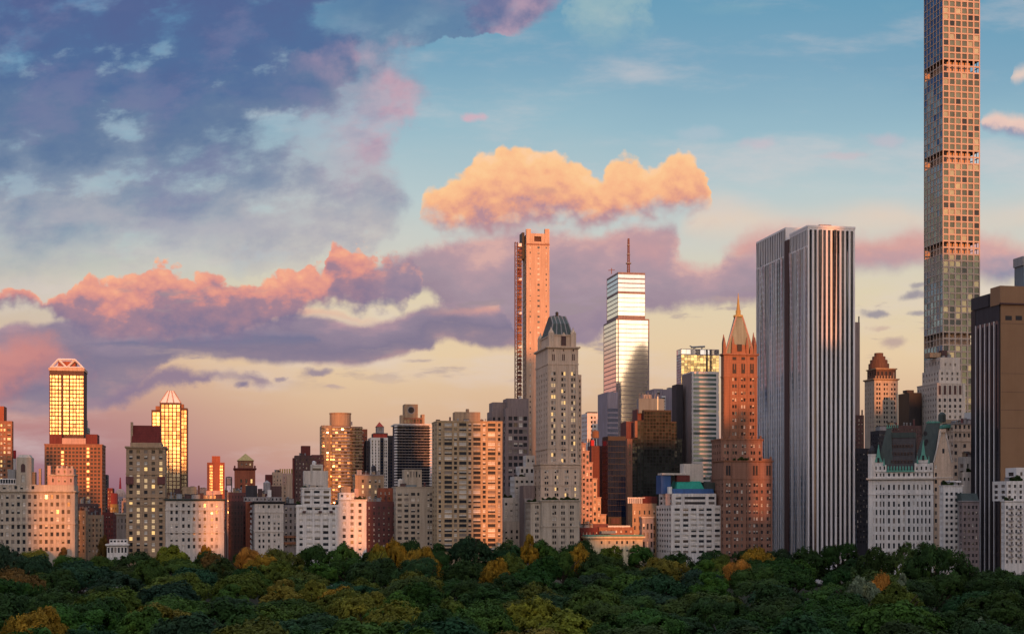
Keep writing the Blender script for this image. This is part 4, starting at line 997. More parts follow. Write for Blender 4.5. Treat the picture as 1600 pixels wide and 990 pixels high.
for x in (x0, x1): mb.bar((x,3,q['z1']),(x,3,b.Z(684)),.25,'charcoal'); mb.bar((x,9,q['z1']),(x,9,b.Z(684)),.25,'charcoal')
mb.build('tank_stand', b.root); b.box('bulkhead', 923.5, 928.5, 687, 696, 2, 3, 'stripe_red'); b.finish()
b = B('office_building', 'smooth navy glass slab between the red water tank building and the dark grid tower', 885, 941)
q = b.blk(941, 978, 681, d=14, S=1, m='black_metal', w=W(n=7, fw=.97, pz=9.2, wh=8.6, r0=692, wb=812, style='glass_navy', rec=.06, tilt=.004), sw=W(ns=5, fw=.97, pz=9.2, wh=8.6, r0=692, wb=812, style='glass_navy', rec=.06, tilt=.004)); b.box('entrance_block', 955, 968, 809, 818, -1, 1, 'brown_dark'); b.finish()
# --- stepped dark grid glass tower
b = B('office_tower', 'dark gridded glass tower with stepped sides, its left steps faced in orange brick', 930, 981)
gg = lambda n, r0, x=None: W(n=n, fw=.84, pz=5.35, wh=4.3, r0=r0, wb=802, style='glass_grid', rec=.1)
b.blk(1006, 1049, 640, d=26, m='black_metal', w=gg(9, 645), sw=None)
b.blk(1049, 1058.5, 658, y=.5, d=24, m='black_metal', w=gg(2, 663), sw=None); b.blk(1058.5, 1066, 683, y=1, d=22, m='black_metal', w=gg(2, 688), sw=None)
b.blk(996, 1006, 656, y=.5, d=24, m='black_metal', w=gg(2, 661), sw=None); b.blk(988, 996, 684, y=1, d=20, m='charcoal', w=gg(2, 689), sw=None)
b.blk(978.5, 995.5, 658, y=8, d=14, m='plum_brick'); b.blk(992, 995.9, 657, y=-1, d=3, m='terracotta', bot=683)
b.blk(995.9, 1008, 639, y=6, d=12, m='plum_brick', bot=656)
b.blk(972, 988.5, 685, y=5, d=12, m='plum_brick'); b.blk(980, 988, 685, y=-.5, d=4, m='terracotta', w=W(cx=[984], ww=3, ry=[696,709,722], pz=12, wh=5, r0=700, mix='dark'), sw=None)
b.blk(998, 1038, 622, y=4, d=16, bot=645, m='blue_steel', L=995); b.box('gold_strip', 1027, 1028.6, 619, 640, 3.6, .35, 'lit_dim')  # gold strip, its glow set in an emissive material
b.blk(1006, 1018, 616, y=7, d=8, bot=624, m='steel')
mb = MB(); r = random.Random(3)
for i in range(7):
    x = b.X(1000+i*4.6, 6); z = b.Z(622,0,6); mb.bar((x,6,z),(x+r.uniform(-.5,.5),6,z+r.uniform(2,4.5)),.18,'steel')
mb.build('roof_plant', b.root); b.finish()
# --- tall silver banded tower with mast
b = B('skyscraper', 'pale silver mirror glass tower with thin floor lines and a tall rooftop mast', 1300, 965)
gs = lambda n, r0, wb, st='glass_sky': W(n=n, fw=.985, pz=6.9, wh=6.1, r0=r0, wb=wb, style=st, rec=.12, sidew=.5, tilt=0)
zf = lambda r: b.Z(r)
q = b.blk(965.6, 1008, 456, L=948, bot=498, m='mauve_concrete', w=gs(1, 461.5, 497), sw=W(ns=1, fw=.97, pz=6.9, wh=5.6, r0=461.5, wb=497, style='glass_sky', rec=.12, tilt=0))
q0 = b.blk(965.6, 1008, 425, L=948, bot=456, m='mauve_concrete', w=W(n=1, fw=.985, ry=[431,438.5,445.5,452], pz=7, wh=5.4, r0=431, style='glass_band', rec=.1, tilt=0), sw=W(ns=1, fw=.97, ry=[431,438.5,445.5,452], pz=7, wh=5.4, r0=431, style='glass_band', rec=.1, tilt=0))
q1 = b.blk(963, 1014.5, 497, y=-2, L=943, m='mauve_concrete', w=W(cx=[964.1,989.8], ww=[1.7,47.5], pz=6.9, wh=6.0, r0=502.5, wb=690, style='glass_sky', rec=.12, tilt=0), sw=W(ns=1, fw=.97, pz=6.9, wh=5.6, r0=502.5, wb=690, style='glass_sky', rec=.12, tilt=0))
b.blk(949, 966, 612, y=-4, L=934, m='lilac_panel', w=W(n=1, fw=.96, pz=8, wh=5, r0=640, wb=690, style='glass_band', rec=.1, tilt=0), sw=None)
mb = MB(); xm = b.X(982, 12); zb = q0['z1']; zt = b.Z(372, 0, 12)
for a_ in (-.9,.9):
    for e_ in (-.9,.9): mb.bar((xm+a_, 12+e_, zb), (xm+a_*.55, 12+e_*.55, zt), .22, 'rust_steel')
n_ = 16
for i in range(n_):
    za, zb2 = zb+(zt-zb)*i/n_, zb+(zt-zb)*(i+1)/n_; mb.bar((xm-.8,11.2,za),(xm+.8,11.2,zb2),.14,'rust_steel'); mb.bar((xm-.8,11.2,zb2),(xm+.8,11.2,zb2),.14,'rust_steel')
mb.build('mast', b.root)
for zz_, w_ in ((.30,2.6),(.55,1.6),(.80,1.4)):
    mb = MB(); z = zb+(zt-zb)*zz_; mb.ring(xm, 12, [(w_,z),(w_,z+.9)], 'steel', 8); mb.build('antenna', b.root)
mb = MB(); x = b.X(955.5, 10); mb.bar((x,10,zb-.1),(x,10,zb+5),.25,'rust_steel'); mb.bar((x-3,10,zb+3),(x+3,10,zb+3.4),.2,'rust_steel'); mb.build('window_crane', b.root)
b.finish()
b = B('office_building', 'plain lilac grey box behind the stepped dark grid tower', 1010, 1028)
b.blk(1028, 1070, 608, d=12, S=1, m='lilac_panel'); b.blk(1022, 1036, 607, y=1, d=20, m='lilac_panel', w=W(n=1, fw=.3, ry=[613], pz=8, wh=7, r0=613, mix='pale', style='plain')); b.blk(1034, 1040, 618, y=-.4, d=2, m='white_panel', w=W(n=1, fw=.8, pz=4.6, wh=2.6, r0=622, wb=660, mix='dark', style='plain'))
b.box('vent', 1045, 1051, 605, 608, 5, 5, 'steel'); b.finish()
b = B('glass_tower', 'yellow green glass tower with a rooftop crane rail, behind the white striped tower', 1150, 1065)
q = b.blk(1064.5, 1123.5, 553, L=1057, m='lilac_panel', w=W(n=12, fw=.93, pz=4.3, wh=3.9, r0=556, wb=650, style='glass_yellow', rec=.06), sw=W(ns=3, fw=.9, pz=4.3, wh=3.4, r0=556, wb=650, style='glass_bluegrey', rec=.06, sidew=.9))
q2 = b.blk(1064.5, 1123.5, 544.5, L=1057, bot=553, m='lilac_panel', w=W(n=8, fw=.93, ry=[549], pz=8, wh=7, r0=549, style='glass_band', rec=.06))
b.box('recess_strip', 1103.5, 1106, 546, 650, -.3, .29, 'charcoal'); b.box('recess_strip', 1110, 1112, 546, 650, -.3, .29, 'charcoal')
mb = MB(); x0, x1 = b.X(1082), b.X(1104); z = b.Z(541)
mb.bar((x0,4,z),(x1,4,z+.8),.5,'steel'); mb.bar((x0+2,4,q2['z1']),(x0+3,4,z),.3,'steel'); mb.bar((x1-3,4,q2['z1']),(x1-2,4,z+.5),.3,'steel'); mb.bar((x0-1,4,z+1),(x0+4,4,z-.4),.3,'steel'); mb.build('window_crane', b.root); b.finish()
b = B('office_tower', 'white and dark green striped office tower with a blank grey left flank', 955, 1081.5)
q = b.blk(1081.5, 1123, 580, L=1066, m='white_panel', w=W(cx=[1101.3], ww=37.5, pz=7.0, wh=4.0, r0=585.5, wb=760, style='glass_teal', rec=.12), sw=W(ns=1, fw=.96, pz=7.0, wh=2.0, r0=585.5, wb=760, style='glass_bluegrey', rec=.1))
mb = MB(); dd = q['d']; mb.box(q['x0']-.25, q['x0']-.02, 1.2, dd, 0, q['z1']-.6, 'mauve_concrete'); mb.build('flank_cladding', b.root)
b.blk(1057, 1067, 600, y=12, d=10, m='charcoal'); b.finish()
# --- white modern block with green and blue netting
b = B('office_building', 'white modern low block topped by blue and green construction netting and a pale plant box', 836, 1048.5)
q = b.blk(1048.5, 1129, 789, L=1025.5, m='white_stone', w=W(cx=[1058.2,1071.5,1084,1096,1108,1121], ww=8.6, pz=8.25, wh=4.1, r0=795.5, wb=868, mix='blinds', style='frame', rec=.5), sw=W(ns=6, fw=.62, pz=8.25, wh=4.0, r0=795.5, wb=868, mix='dim', sidew=.7))
q2 = b.blk(1050, 1119, 770.5, y=3, L=1029.5, bot=789, m='white_stone', w=W(cx=[1060,1086,1112], ww=[9,34,10], ry=[777.5,785.5], pz=8, wh=4, r0=777, mix='dim', style='frame', rec=.6), sw=W(ns=3, fw=.6, ry=[777.5,785.5], pz=8, wh=4, r0=777, mix='dim'))
mb = MB(); x0, x1 = b.X(1050,6), b.X(1116,6); z0, z1 = q2['z1'], b.Z(763,0,6); mb.frus((x0,x1,6,22,z0),(x0+.6,x1-.6,6.6,21,z1),'tarp_blue'); mb.build('netting', b.root)
mb = MB(); x2, x3 = b.X(1057,7), b.X(1100,7); mb.frus((x2,x3,6.8,20,z1),(x2+1.2,x3-1.5,9.5,18,b.Z(751,0,7)),'net_green'); mb.build('netting', b.root)
b.blk(1100, 1117, 753, y=9, d=12, bot=766, m='copper_dark'); b.blk(1033, 1048, 742, y=10, d=10, bot=771, m='tarp_blue'); b.box('scaffold_deck', 1034, 1076, 738.5, 741.5, 9, 8, 'pale_stone')
b.blk(1068, 1099, 724, y=12, d=12, bot=753, L=1062.5, m='pale_stone', roof='pale_stone'); b.blk(1058, 1078, 742, y=9, d=4, bot=752, m='dark_red'); b.box('bulkhead', 1045, 1050, 760, 771, 4, 3, 'stripe_white')
b.box('column_strip', 1040, 1047, 770.5, 789, 2.2, .8, 'pink_stone'); b.clutter(q2, 4, 25, 1.6); b.finish()
b = B('club_house', 'brown brick club house with white rooftop fence posts, left of the white modern block', 862, 980)
q = b.blk(981, 1026, 786, d=10, S=1, m='tan_brick', w=W(n=5, fw=.3, pz=12, wh=6, r0=800, wb=866, mix='dim'))
for i in range(8): b.box('fence_post', 981+i*3.0, 982.6+i*3.0, 777.5, 786, .5, .5, 'white_stone')
b.box('roof_rail', 980.5, 1008, 776.5, 778, .4, .7, 'white_stone'); b.blk(1004, 1027, 775, y=2, d=10, bot=786, m='dark_red'); b.blk(1003, 1021, 807, y=-5, d=6, m='grey_stone', w=W(n=3, fw=.5, pz=14, wh=9, r0=822, wb=866, mix='dim'), cor=(.9,.5,'pale_stone')); b.finish()
b = B('mansion', 'low cream mansion with a projecting gilded cornice, half hidden by trees below the navy slab', 836, 921)
q = b.blk(921, 1004, 838, d=18, m='cream_paint', w=W(cx=[940,952,964,972,980,990], ww=3, pz=12, wh=4.5, r0=847, wb=872, mix='dim'), cor=(1.6,1.3,'cream_paint'))
b.box('parapet', 919.5, 1006, 835.5, 837.5, -1, 14, 'copper_green'); b.blk(936, 990, 823, y=20, d=12, m='orange_brick', w=W(n=7, fw=.4, pz=8, wh=3.5, r0=830, wb=838, mix='pale')); b.blk(922, 950, 818, y=24, d=10, m='plum_brick'); b.box('skylight', 940, 962, 829, 833, 8, 5, 'blue_steel'); b.box('balustrade', 950, 985, 820.5, 823, 20, .5, 'white_stone'); b.finish()
b = B('brick_building', 'low dark red house with chimneys at the foot of the stepped pink building', 850, 904)
q = b.blk(904, 935, 824, d=14, m='dark_red', w=W(n=6, fw=.35, pz=9, wh=4, r0=833, wb=868, mix='dim')); b.clutter(q, 6, 28, 4); b.finish()
# --- ornate orange hotel tower with spire
b = B('hotel_tower', 'orange brick hotel tower with a copper edged steep roof and a needle spire', 845, 1131)
cxs = [1134.5,1147.5,1161,1174.5,1183.5]
q = b.blk(1131, 1183.5, 552, L=1126.5, m='orange_brick', w=W(cx=[1145.6,1149.6,1159.4,1163.4,1173.0,1177.0], ww=3.0, pz=10.6, wh=4.9, r0=592, wb=683, mix='stone', style='frame'), sw=W(ns=2, fw=.3, pz=10.6, wh=4.4, r0=592, wb=683, mix='dim'), cor=(1.2,.8,'terracotta'), bands=(588,), )
for cx_ in (1147.6,1161.4,1175): b.box('belfry_opening', cx_-2.9, cx_+2.9, 568, 583, -.2, .19, 'black_metal'); b.box('small_window', cx_-2.9, cx_+2.9, 557.5, 562, -.2, .19, 'black_metal'); b.box('mullion', cx_-.5, cx_+.5, 568, 577, -.4, .19, 'orange_brick')
for px in (1133.5,1141,1154.5,1168.3,1181.5): b.box('pilaster', px-.8, px+.8, 590, 684, -.35, .34, 'orange_brick')
X0, X1, dd, z0 = q['x0'], q['x1'], q['d'], q['z1']; cx = (X0+X1)/2 - .6; cy = dd/2 if dd < 22 else 9
z1 = b.Z(494)
mb = MB(); mb.frus((X0+1.5,X1-1.5,1.5,dd-1.5,z0),(cx-1.9,cx+1.9,cy-1.9,cy+1.9,z1),'roof_lead'); rf = mb.build('roof', b.root)
mb = MB()
for (xa, xb2) in ((X0+1.5, cx-1.9), (X1-1.5, cx+1.9)): mb.bar((xa,1.4,z0),(xb2,cy-2.0,z1),.35,'pink_stone')
mb.build('roof_ribs', rf)
mb = MB(); mb.frus((cx-4.2,cx+3.9,.1,3,z0),(cx-3.4,cx+3.2,3.0,5.0,b.Z(516)),'orange_brick'); mb.frus((cx-3.4,cx+3.2,3.0,5.0,b.Z(516)),(cx-1.2,cx+1.2,5,6.2,b.Z(504)),'terracotta'); g = mb.build('dormer', b.root)
mb = MB(); mb.box(cx-1.3,cx+1.3,-.1,.2,z0+1.5,z0+5.5,'black_metal'); mb.build('dormer_window', g)
mb = MB(); zs = b.Z(492); mb.ring(cx,cy,[(2.9,z1),(2.9,zs+.4),(1.5,zs+.5),(1.5,zs+3.2),(1.1,zs+3.6),(.7,b.Z(472)),(.12,b.Z(456))],'gold_roof',10); mb.build('spire', rf)
for (sx, sy, hh) in ((X0-.2,.2,526),(X0+4.6,-.2,540),(X1-4.6,-.2,539),(X1-2.0,.2,525),(X1-2.2,dd-3,517),(X0,dd-3,521),(cx-4.8,-.3,524),(cx+3.8,-.3,526)):
    mb = MB(); zt_ = b.Z(hh); mb.box(sx,sx+1.6,sy,sy+1.6,z0,z0+(zt_-z0)*.55,'orange_brick'); mb.frus((sx,sx+1.6,sy,sy+1.6,z0+(zt_-z0)*.55),(sx+.7,sx+.9,sy+.7,sy+.9,zt_),'terracotta'); mb.build('pinnacle', b.root)
cc = [1133,1137.2,1146,1150,1160.5,1164.5,1174.5,1178.5,1187]
q1 = b.blk(1126.5, 1191.5, 685, y=-3, L=1112, m='terracotta', w=W(cx=cc, ww=3.0, pz=10.6, wh=5, r0=696, wb=720, mix='stone', style='frame'), bands=(688,), cor=(1.0,.6,'orange_brick'), sw=W(ns=4, fw=.4, pz=10.6, wh=4.6, r0=696, wb=860, mix='dark'))
cd = [1136,1140,1148.3,1152.3,1159.2,1167.5,1171.5,1178.8,1182.8,1190.5,1199.5,1203.4]
q2 = b.blk(1130.5, 1207, 719, y=-8, L=1113, m='terracotta', w=W(cx=cd, ww=3.2, pz=10.55, wh=5.0, r0=757, wb=868, mix='stone', style='frame'), cor=(.8,.5,'orange_brick'), bands=(747,), sw=W(ns=4, fw=.4, pz=10.6, wh=4.6, r0=757, wb=860, mix='dark'))
for px in (1136,1140,1178,1182.5,1199,1203): b.box('tall_window', px-1.3, px+1.3, 727, 742, -8.25, .24, 'black_metal')
for px in (1144,1168,1187.5,1205): b.box('pilaster', px-.7, px+.7, 722, 862, -8.35, .34, 'terracotta')
b.blk(1192, 1206.5, 716, y=-7, d=9, bot=719, m='orange_brick')
for px in (1131,1150,1170,1190,1204): b.box('pinnacle', px, px+2, 713, 719, -7.8, 1.6, 'terracotta')
for px in (1128,1140,1160,1176,1188): b.box('pinnacle', px, px+1.8, 680.5, 685, -2.8, 1.6, 'terracotta')
b.planting(1146, 1172, 718.5, -7.3, 1.8); b.finish()
# --- white finned slab tower: two masses with a dark notch
b = B('office_tower', 'huge slab tower with white vertical piers and dark window strips, right of the spired hotel', 872, 1262)
Z1 = b.Z(352.5); ZM = b.Z(383); X1 = b.X(1336)
n = 10; fr = [(0, ZM+1, 0)]
q = b.blk(1262, 1336, 352.5, L=1234, m='white_marble', roof='charcoal',
          w=dict(n=10, fw=.60, mg=1.4, rows_m=[(2, Z1-2.2)], style='glass_dark_strip', rec=.9),
          sw=dict(ns=12, fw=.66, rows_m=[(2, ZM-.8), (ZM, Z1-2.2)], style=lambda z, u: 'charcoal' if z > ZM else 'glass_bluegrey', rec=.28, sidew=.6))
d1 = q['d']; ya = d1 + 7.0
X0n = b.X(1227.5, ya)
q3 = b.blk(1227.5, 1300, 355, y=ya, L=1181.5, m='white_marble', roof='charcoal', w=None, xm=(X0n, X1),
          sw=dict(ns=17, fw=.66, rows_m=[(2, ZM-.8), (ZM, b.Z(358,0,ya))], style=lambda z, u: 'charcoal' if z > ZM else 'glass_bluegrey', rec=.28, sidew=.6))
mb = MB(); mb.box(-.9, X1, d1+.01, ya-.01, 0, Z1-3, 'brown_dark'); mb.build('notch', b.root)  # dark brown box painted in for the shade inside the notch
mb = MB(); mb.box(-.25, X1+.25, -.25, d1+.2, Z1-.9, Z1+.35, 'white_marble'); mb.build('coping', b.root)
b.box('bulkhead', 1281, 1299, 350.5, 353, 14, 9, 'grey_stone'); b.finish()
b = B('office_building', 'plain brown slab edge rising just behind the right side of the finned slab tower', 980, 1330)
b.blk(1330, 1343.5, 503, d=6, S=1, m='mauve_concrete'); b.box('aerial', 1341.5, 1343, 494, 503, 0, .6, 'black_metal'); b.blk(1335, 1350, 648, y=-10, d=8, m='brown_dark', w=W(n=3, fw=.4, pz=7, wh=3.4, r0=656, wb=840, mix='dim')); b.box('aerial', 1346.4, 1348.2, 640, 648, -8, .6, 'black_metal'); b.finish()
b = B('office_building', 'dark slab filling the gap between the finned tower and the chateau roofed hotel', 880, 1338)
b.blk(1338, 1362, 700, d=10, m='charcoal', w=W(n=5, fw=.4, pz=8, wh=3.6, r0=710, wb=852, mix='dim')); b.finish()
# --- stepped stone tower catching orange light
b = B('apartment_tower', 'stone tower with a round stepped crown, its right face catching orange light', 1000, 1366)
q = b.blk(1366, 1403, 591, L=1351, m='limestone', w=W(cx=[1370.5,1374.5,1382,1386,1393.5,1398], ww=2.6, pz=7.3, wh=3.9, r0=600, wb=668, mix='dark', style='frame'), sw=W(ns=4, fw=.2, pz=7.3, wh=3.6, r0=600, wb=668, mix='dark'), cor=(1.2,.9,'tan_brick'))
q2 = b.blk(1369, 1400, 575, y=3, d=15, L=1355, bot=591, m='umber_brick', w=W(n=5, fw=.45, ry=[583], pz=7, wh=6, r0=583, mix='dark'), cor=(.9,.7,'tan_brick'))
mb = MB(); x0, x1 = b.X(1358,8), b.X(1396,8); cx = (x0+x1)/2; r_ = (x1-x0)/2
for (ra, rb, ta, tb) in ((.78,.77,575,569),(.66,.64,569,563),(.50,.48,563,557.5),(.34,.22,557.5,552)): mb.ring(cx, 12, [(r_*ra, b.Z(ta,0,8)),(r_*ra, b.Z(tb,0,8)+.8),(r_*rb, b.Z(tb,0,8))], 'umber_brick', 16)
mb.build('crown', b.root)
for i in range(7): b.box('finial', 1368+i*4.6, 1369.5+i*4.6, 586.5, 591, .2, .8, 'tan_brick')
b.finish()
b = B('office_building', 'black flat topped slab between the two stepped stone towers', 960, 1403)
b.blk(1403.5, 1440, 613, d=16, S=1, m='black_metal'); b.box('vent', 1417, 1428, 609, 613, 5, 6, 'charcoal'); b.finish()
# --- white stepped tower
b = B('office_tower', 'white stone tower stepping back in fluted stages, in front of the slim grid tower', 945, 1464)
q = b.blk(1464, 1508.5, 598, L=1433, m='pale_stone', w=W(cx=[1468.5,1476.5,1484.5,1492.5,1500.5], ww=3.5, pz=8.9, wh=4.4, r0=641.5, wb=668, mix='dark', style='plain', rec=.5), sw=W(ns=8, fw=.34, pz=8.9, wh=4.2, r0=606, wb=668, mix='dark', sidew=.6), cor=(.8,.2,'pale_stone'))
for px in (1468.5,1476.5,1484.5,1492.5,1500.5): b.box('tall_window', px-1.8, px+1.8, 602, 616, -.15, .13, 'brown_dark'); b.box('small_window', px-1.6, px+1.6, 622, 627, -.15, .13, 'black_metal'); b.box('small_window', px-1.6, px+1.6, 632, 636.5, -.15, .13, 'black_metal')
b.blk(1467, 1501, 577, y=3, L=1441, bot=598, m='pale_stone', w=W(cx=[1472,1480,1488,1496], ww=3.2, ry=[583,591.5], pz=8, wh=4.4, r0=583, mix='dark', style='plain'), sw=W(ns=6, fw=.34, ry=[583,591.5], pz=8, wh=4, r0=583, mix='dark'))
q2 = b.blk(1469, 1500, 558, y=6, L=1446, bot=577, m='pale_stone', w=W(cx=[1477,1485,1492.5], ww=2.8, ry=[569], pz=8, wh=4.4, r0=569, mix='dark', style='plain'), sw=W(ns=5, fw=.3, ry=[566], pz=8, wh=6, r0=566, mix='dark'))
b.box('bulkhead', 1453, 1474, 550.5, 558, 12, 7, 'tan_brick'); b.box('bulkhead', 1472, 1480, 547, 558, 11, 5, 'brown_dark'); b.clutter(q2, 4, 33, 3)
for px in (1465,1473,1481,1489,1497,1505): b.box('flute', px-.6, px+.6, 599, 618, -.35, .33, 'pale_stone')
b.finish()
# --- slim supertall
b = B('skyscraper', 'extremely slim concrete grid tower of square windows running out of the top of the picture', 1035, 1473)
PZ = 10.16
def opn(z):
    r_ = HZ - (z - HC)*F/1035.0
    return any(a < r_ < c for a, c in ((90,110),(231,252),(373,393),(514,534)))
ws = [9.42*i for i in range(6)]
def gstyle(z, u):
    return rnd.choice(['glass_green','glass_green','glass_grid','glass_green','glass_straw' if rnd.random() < .6 else 'glass_green'])
dd = 28.5; ZT = 426.0
xa, xb2 = 0.0, 28.5
rows = []; z = b.Z(5.0 + PZ*78); 
pzm = PZ*1035/F
z0 = b.Z(5.0) - pzm*78
k = 0
while z0 + k*pzm < ZT - 3:
    c = z0 + k*pzm; k += 1
    if c > 60: rows.append((c-1.78, c+1.78))
q = b.blk(1473, 1530, -53, m='park_concrete', d=dd, xm=(0, 28.5), w=dict(n=6, fw=.76, mg=.5, rows_m=rows, style=gstyle, rec=.45, open=opn),
          sw=dict(ns=6, fw=.86, rows_m=[(a-.22, c+.22) for a, c in rows], style='glass_side', rec=.25, open=opn, sidew=.5))
for (ra, rc) in ((110,90),(252,231),(393,373),(534,514)):
    mb = MB(); mb.box(5, 23.5, 4.5, 24, b.Z(ra+2), b.Z(rc-2), 'sand_concrete'); mb.build('sun_catch_core', b.root)  # warm box core added behind the open floors to catch sunlight
b.finish()
# --- chateau style hotel
b = B('grand_hotel', 'white chateau style hotel with steep dark mansard roof and green copper gables', 712, 1357, th=math.radians(-17))
cw = []; 
cols_l = [1364.5,1369.5,1375.8,1380.8]; cols_m = [1389,1396.8,1404.6,1412.4,1420.2]; cols_r = [1428,1434,1440.5,1446.5,1452.5]
cx = cols_l + cols_m + cols_r; wws = [2.3]*4 + [3.0]*5 + [2.3]*5
q = b.blk(1357.5, 1458.5, 747, m='white_stone', d=30, w=W(cx=cx, ww=wws, pz=13.05, wh=8.2, r0=761, wb=872, mix='dim', style='frame', rec=.4), sw=W(ns=5, fw=.35, pz=13.05, wh=6.4, r0=761, wb=872, mix='dim'), bands=(771.5,), cor=(1.1,1.2,'pale_stone'))
zc = q['z1']
b.blk(1358, 1458, 736.5, y=1, d=28, bot=747, m='white_stone', w=W(cx=cx, ww=wws, ry=[741.5], pz=9, wh=5, r0=741, mix='dim', style='frame'))
def pav(xa, xb2, tp): return b.blk(xa, xb2, tp, y=.6, d=12, bot=737, m='white_stone', w=W(n=4, fw=.34, ry=[731], pz=9, wh=5.4, r0=731, mix='dim'), sw=None)
pav(1359, 1385, 726); pav(1429, 1458, 723)
for (cx_, hb, ht, tip) in ((1372.5, 726, 703, 694), (1442.5, 723, 700, 688)):
    g = MB(); xc_ = b.X(cx_, .6); w_ = 5.3*.304
    za, zb_, zt_ = b.Z(hb), b.Z(hb-13), b.Z(tip)
    g.box(xc_-w_*1.5, xc_+w_*1.5, .7, 3, za, (za*2+zb_)/3, 'white_stone'); g.frus((xc_-w_*1.2, xc_+w_*1.2, .5, 4, (za*2+zb_)/3), (xc_-w_*.55, xc_+w_*.55, .9, 3, zb_), 'copper_green'); g.frus((xc_-w_*.55, xc_+w_*.55, .9, 3, zb_), (xc_-.1, xc_+.1, 1.8, 2, zt_), 'copper_green'); gg_ = g.build('gable', b.root)
    g2 = MB(); g2.box(xc_-.5, xc_+.5, .35, .5, za+1.2, zb_-.6, 'black_metal'); g2.build('gable_window', gg_)
    for s_ in (-1, 1):
        g3 = MB(); xx = xc_+s_*2.6; g3.frus((xx-.45,xx+.45,.4,1.3,za-.5),(xx-.05,xx+.05,.8,.9,za+3.4),'copper_green'); g3.build('gable_pinnacle', gg_)
for i in range(9):
    xm = b.X(1388+i*4.6, 1); g = MB(); z = b.Z(736.5); g.box(xm-.35, xm+.35, .5, 1.4, z, z+1.5, 'copper_green'); g.frus((xm-.45,xm+.45,.4,1.5,z+1.5),(xm-.05,xm+.05,.9,1.0,z+2.9),'copper_green'); g.build('roof_dormer', b.root)
b.box('eaves', 1385, 1429, 734.5, 737, .2, 2, 'copper_green')
ra = MB(); za = b.Z(736); x0, x1 = b.X(1386,2), b.X(1430,2)
ra.frus((x0,x1,2,26,za),(x0+1,x1,7.5,21,b.Z(684,0,7)),'slate_roof'); rr = ra.build('roof', b.root)
g = MB(); g.box(x0+1, x1, 7.2, 21, b.Z(684,0,7), b.Z(676,0,7), 'copper_dark'); g.build('ridge', rr)
for row_, n_, m_ in ((697, 8, 'dormer'), (709, 7, 'dormer'), (721, 7, 'dormer')):
    for i in range(n_):
        f_ = (736-row_)/52.0; yy = 2 + 5.5*f_; xm = x0 + 1.5 + (x1-x0-2.5)*(i+.5)/n_; zz = b.Z(row_,0,yy); g = MB()
        g.box(xm-.40, xm+.40, yy-.5, yy+1, zz-.7, zz+.7, 'umber_brick'); g.box(xm-.24, xm+.24, yy-.56, yy-.5, zz-.5, zz+.35, 'black_metal'); g.build(m_, rr)
g = MB(); p0, p1 = b.X(1374,3), b.X(1392,3); g.frus((p0-1,p1+1,3,22,b.Z(727)),(p0+3.2,p1-.2,7,20,b.Z(669,0,7)),'copper_dark'); g.box(p0+3.0,p1,6.8,20,b.Z(669,0,7),b.Z(667.5,0,7),'copper_green'); g.build('pavilion_roof', b.root)
g = MB(); p0, p1 = b.X(1430,3), b.X(1459,3); g.frus((p0-.5,p1-.3,2.5,24,b.Z(724)),(p0+5.2,p1+2.6,9,22,b.Z(662,0,8)),'copper_dark'); g.box(p0+5,p1+2.9,8.8,22,b.Z(662,0,8),b.Z(660,0,8),'copper_green'); pr = g.build('pavilion_roof', b.root)
for (px, row_, rr_) in ((1457.5, 678, .9), (1457.5, 694, .9), (1459.5, 690, .8)):
    g = MB(); xc_ = b.X(px, 6); zc_ = b.Z(row_,0,6); yy = 2.5 + 6.5*(724-row_)/62.0 - .4
    g.face([(xc_+rr_*math.cos(t)-3.5,yy,zc_+rr_*math.sin(t)*1.3) for t in [2*math.pi*i/16 for i in range(16)]],'black_metal'); g.build('round_dormer', pr)
for i in range(6): b.box('cresting', 1388+i*3.6 if False else 1386+i*3.2, 1387.2+i*3.2, 663, 668, 8, .6, 'copper_green')
for i in range(7): b.box('cresting', 1450+i*3.4, 1451.4+i*3.4, 656.5, 661, 9, .6, 'copper_green')
g = MB(); xt = b.X(1472, 10); g.ring(xt, 10, [(1.8, b.Z(661,0,10)), (1.8, b.Z(650,0,10)), (1.2, b.Z(647,0,10)), (.2, b.Z(645.5,0,10))], 'copper_dark', 14); g.build('turret', b.root)
g = MB(); xt = b.X(1362.5, 1.5); g.ring(xt, 1.8, [(1.9, 0), (1.9, b.Z(711)), (2.1, b.Z(711)), (2.1, b.Z(709))], 'white_stone', 14); tt = g.build('corner_turret', b.root)
g = MB(); g.ring(xt, 1.8, [(2.0, b.Z(709)), (1.9, b.Z(704)), (1.1, b.Z(699)), (.3, b.Z(696)), (.05, b.Z(691))], 'black_metal', 14); g.build('turret_roof', tt)
# tan gable wing
sc_ = 703/F
q = b.blk(1459, 1489, 722, y=1.0, d=16, m='tower_stone', w=W(cx=[1462.3], ww=3.2, ry=[729,741,752,764,776,789,801,813,826,838], pz=12, wh=6, r0=729, mix='dim'), sw=None)
g = MB(); x0, x1 = q['x0'], q['x1']; zg = q['z1']; zt_ = b.Z(677,0,1); xm = b.X(1474, 1); zs_ = b.Z(722,0,1)
g.face([(x0,.98,zg),(x1-.4,.98,zg),(xm+1.0,.98,zt_),(xm-1.0,.98,zt_)],'tower_stone'); g.face([(x0,16,zg),(x0,.98,zg),(xm-1,.98,zt_),(xm-1,16,zt_)],'slate_roof'); g.face([(x1-.4,.98,zg),(x1-.4,16,zg),(xm+1,16,zt_),(xm+1,.98,zt_)],'slate_roof'); g.face([(xm-1,.98,zt_),(xm+1,.98,zt_),(xm+1,16,zt_),(xm-1,16,zt_)],'slate_roof'); ga = g.build('gable_wall', b.root)
g = MB(); g.bar((x0,.8,zg),(xm-1,.8,zt_),.25,'pale_stone'); g.bar((x1-.4,.8,zg),(xm+1,.8,zt_),.25,'pale_stone'); g.build('gable_coping', ga)
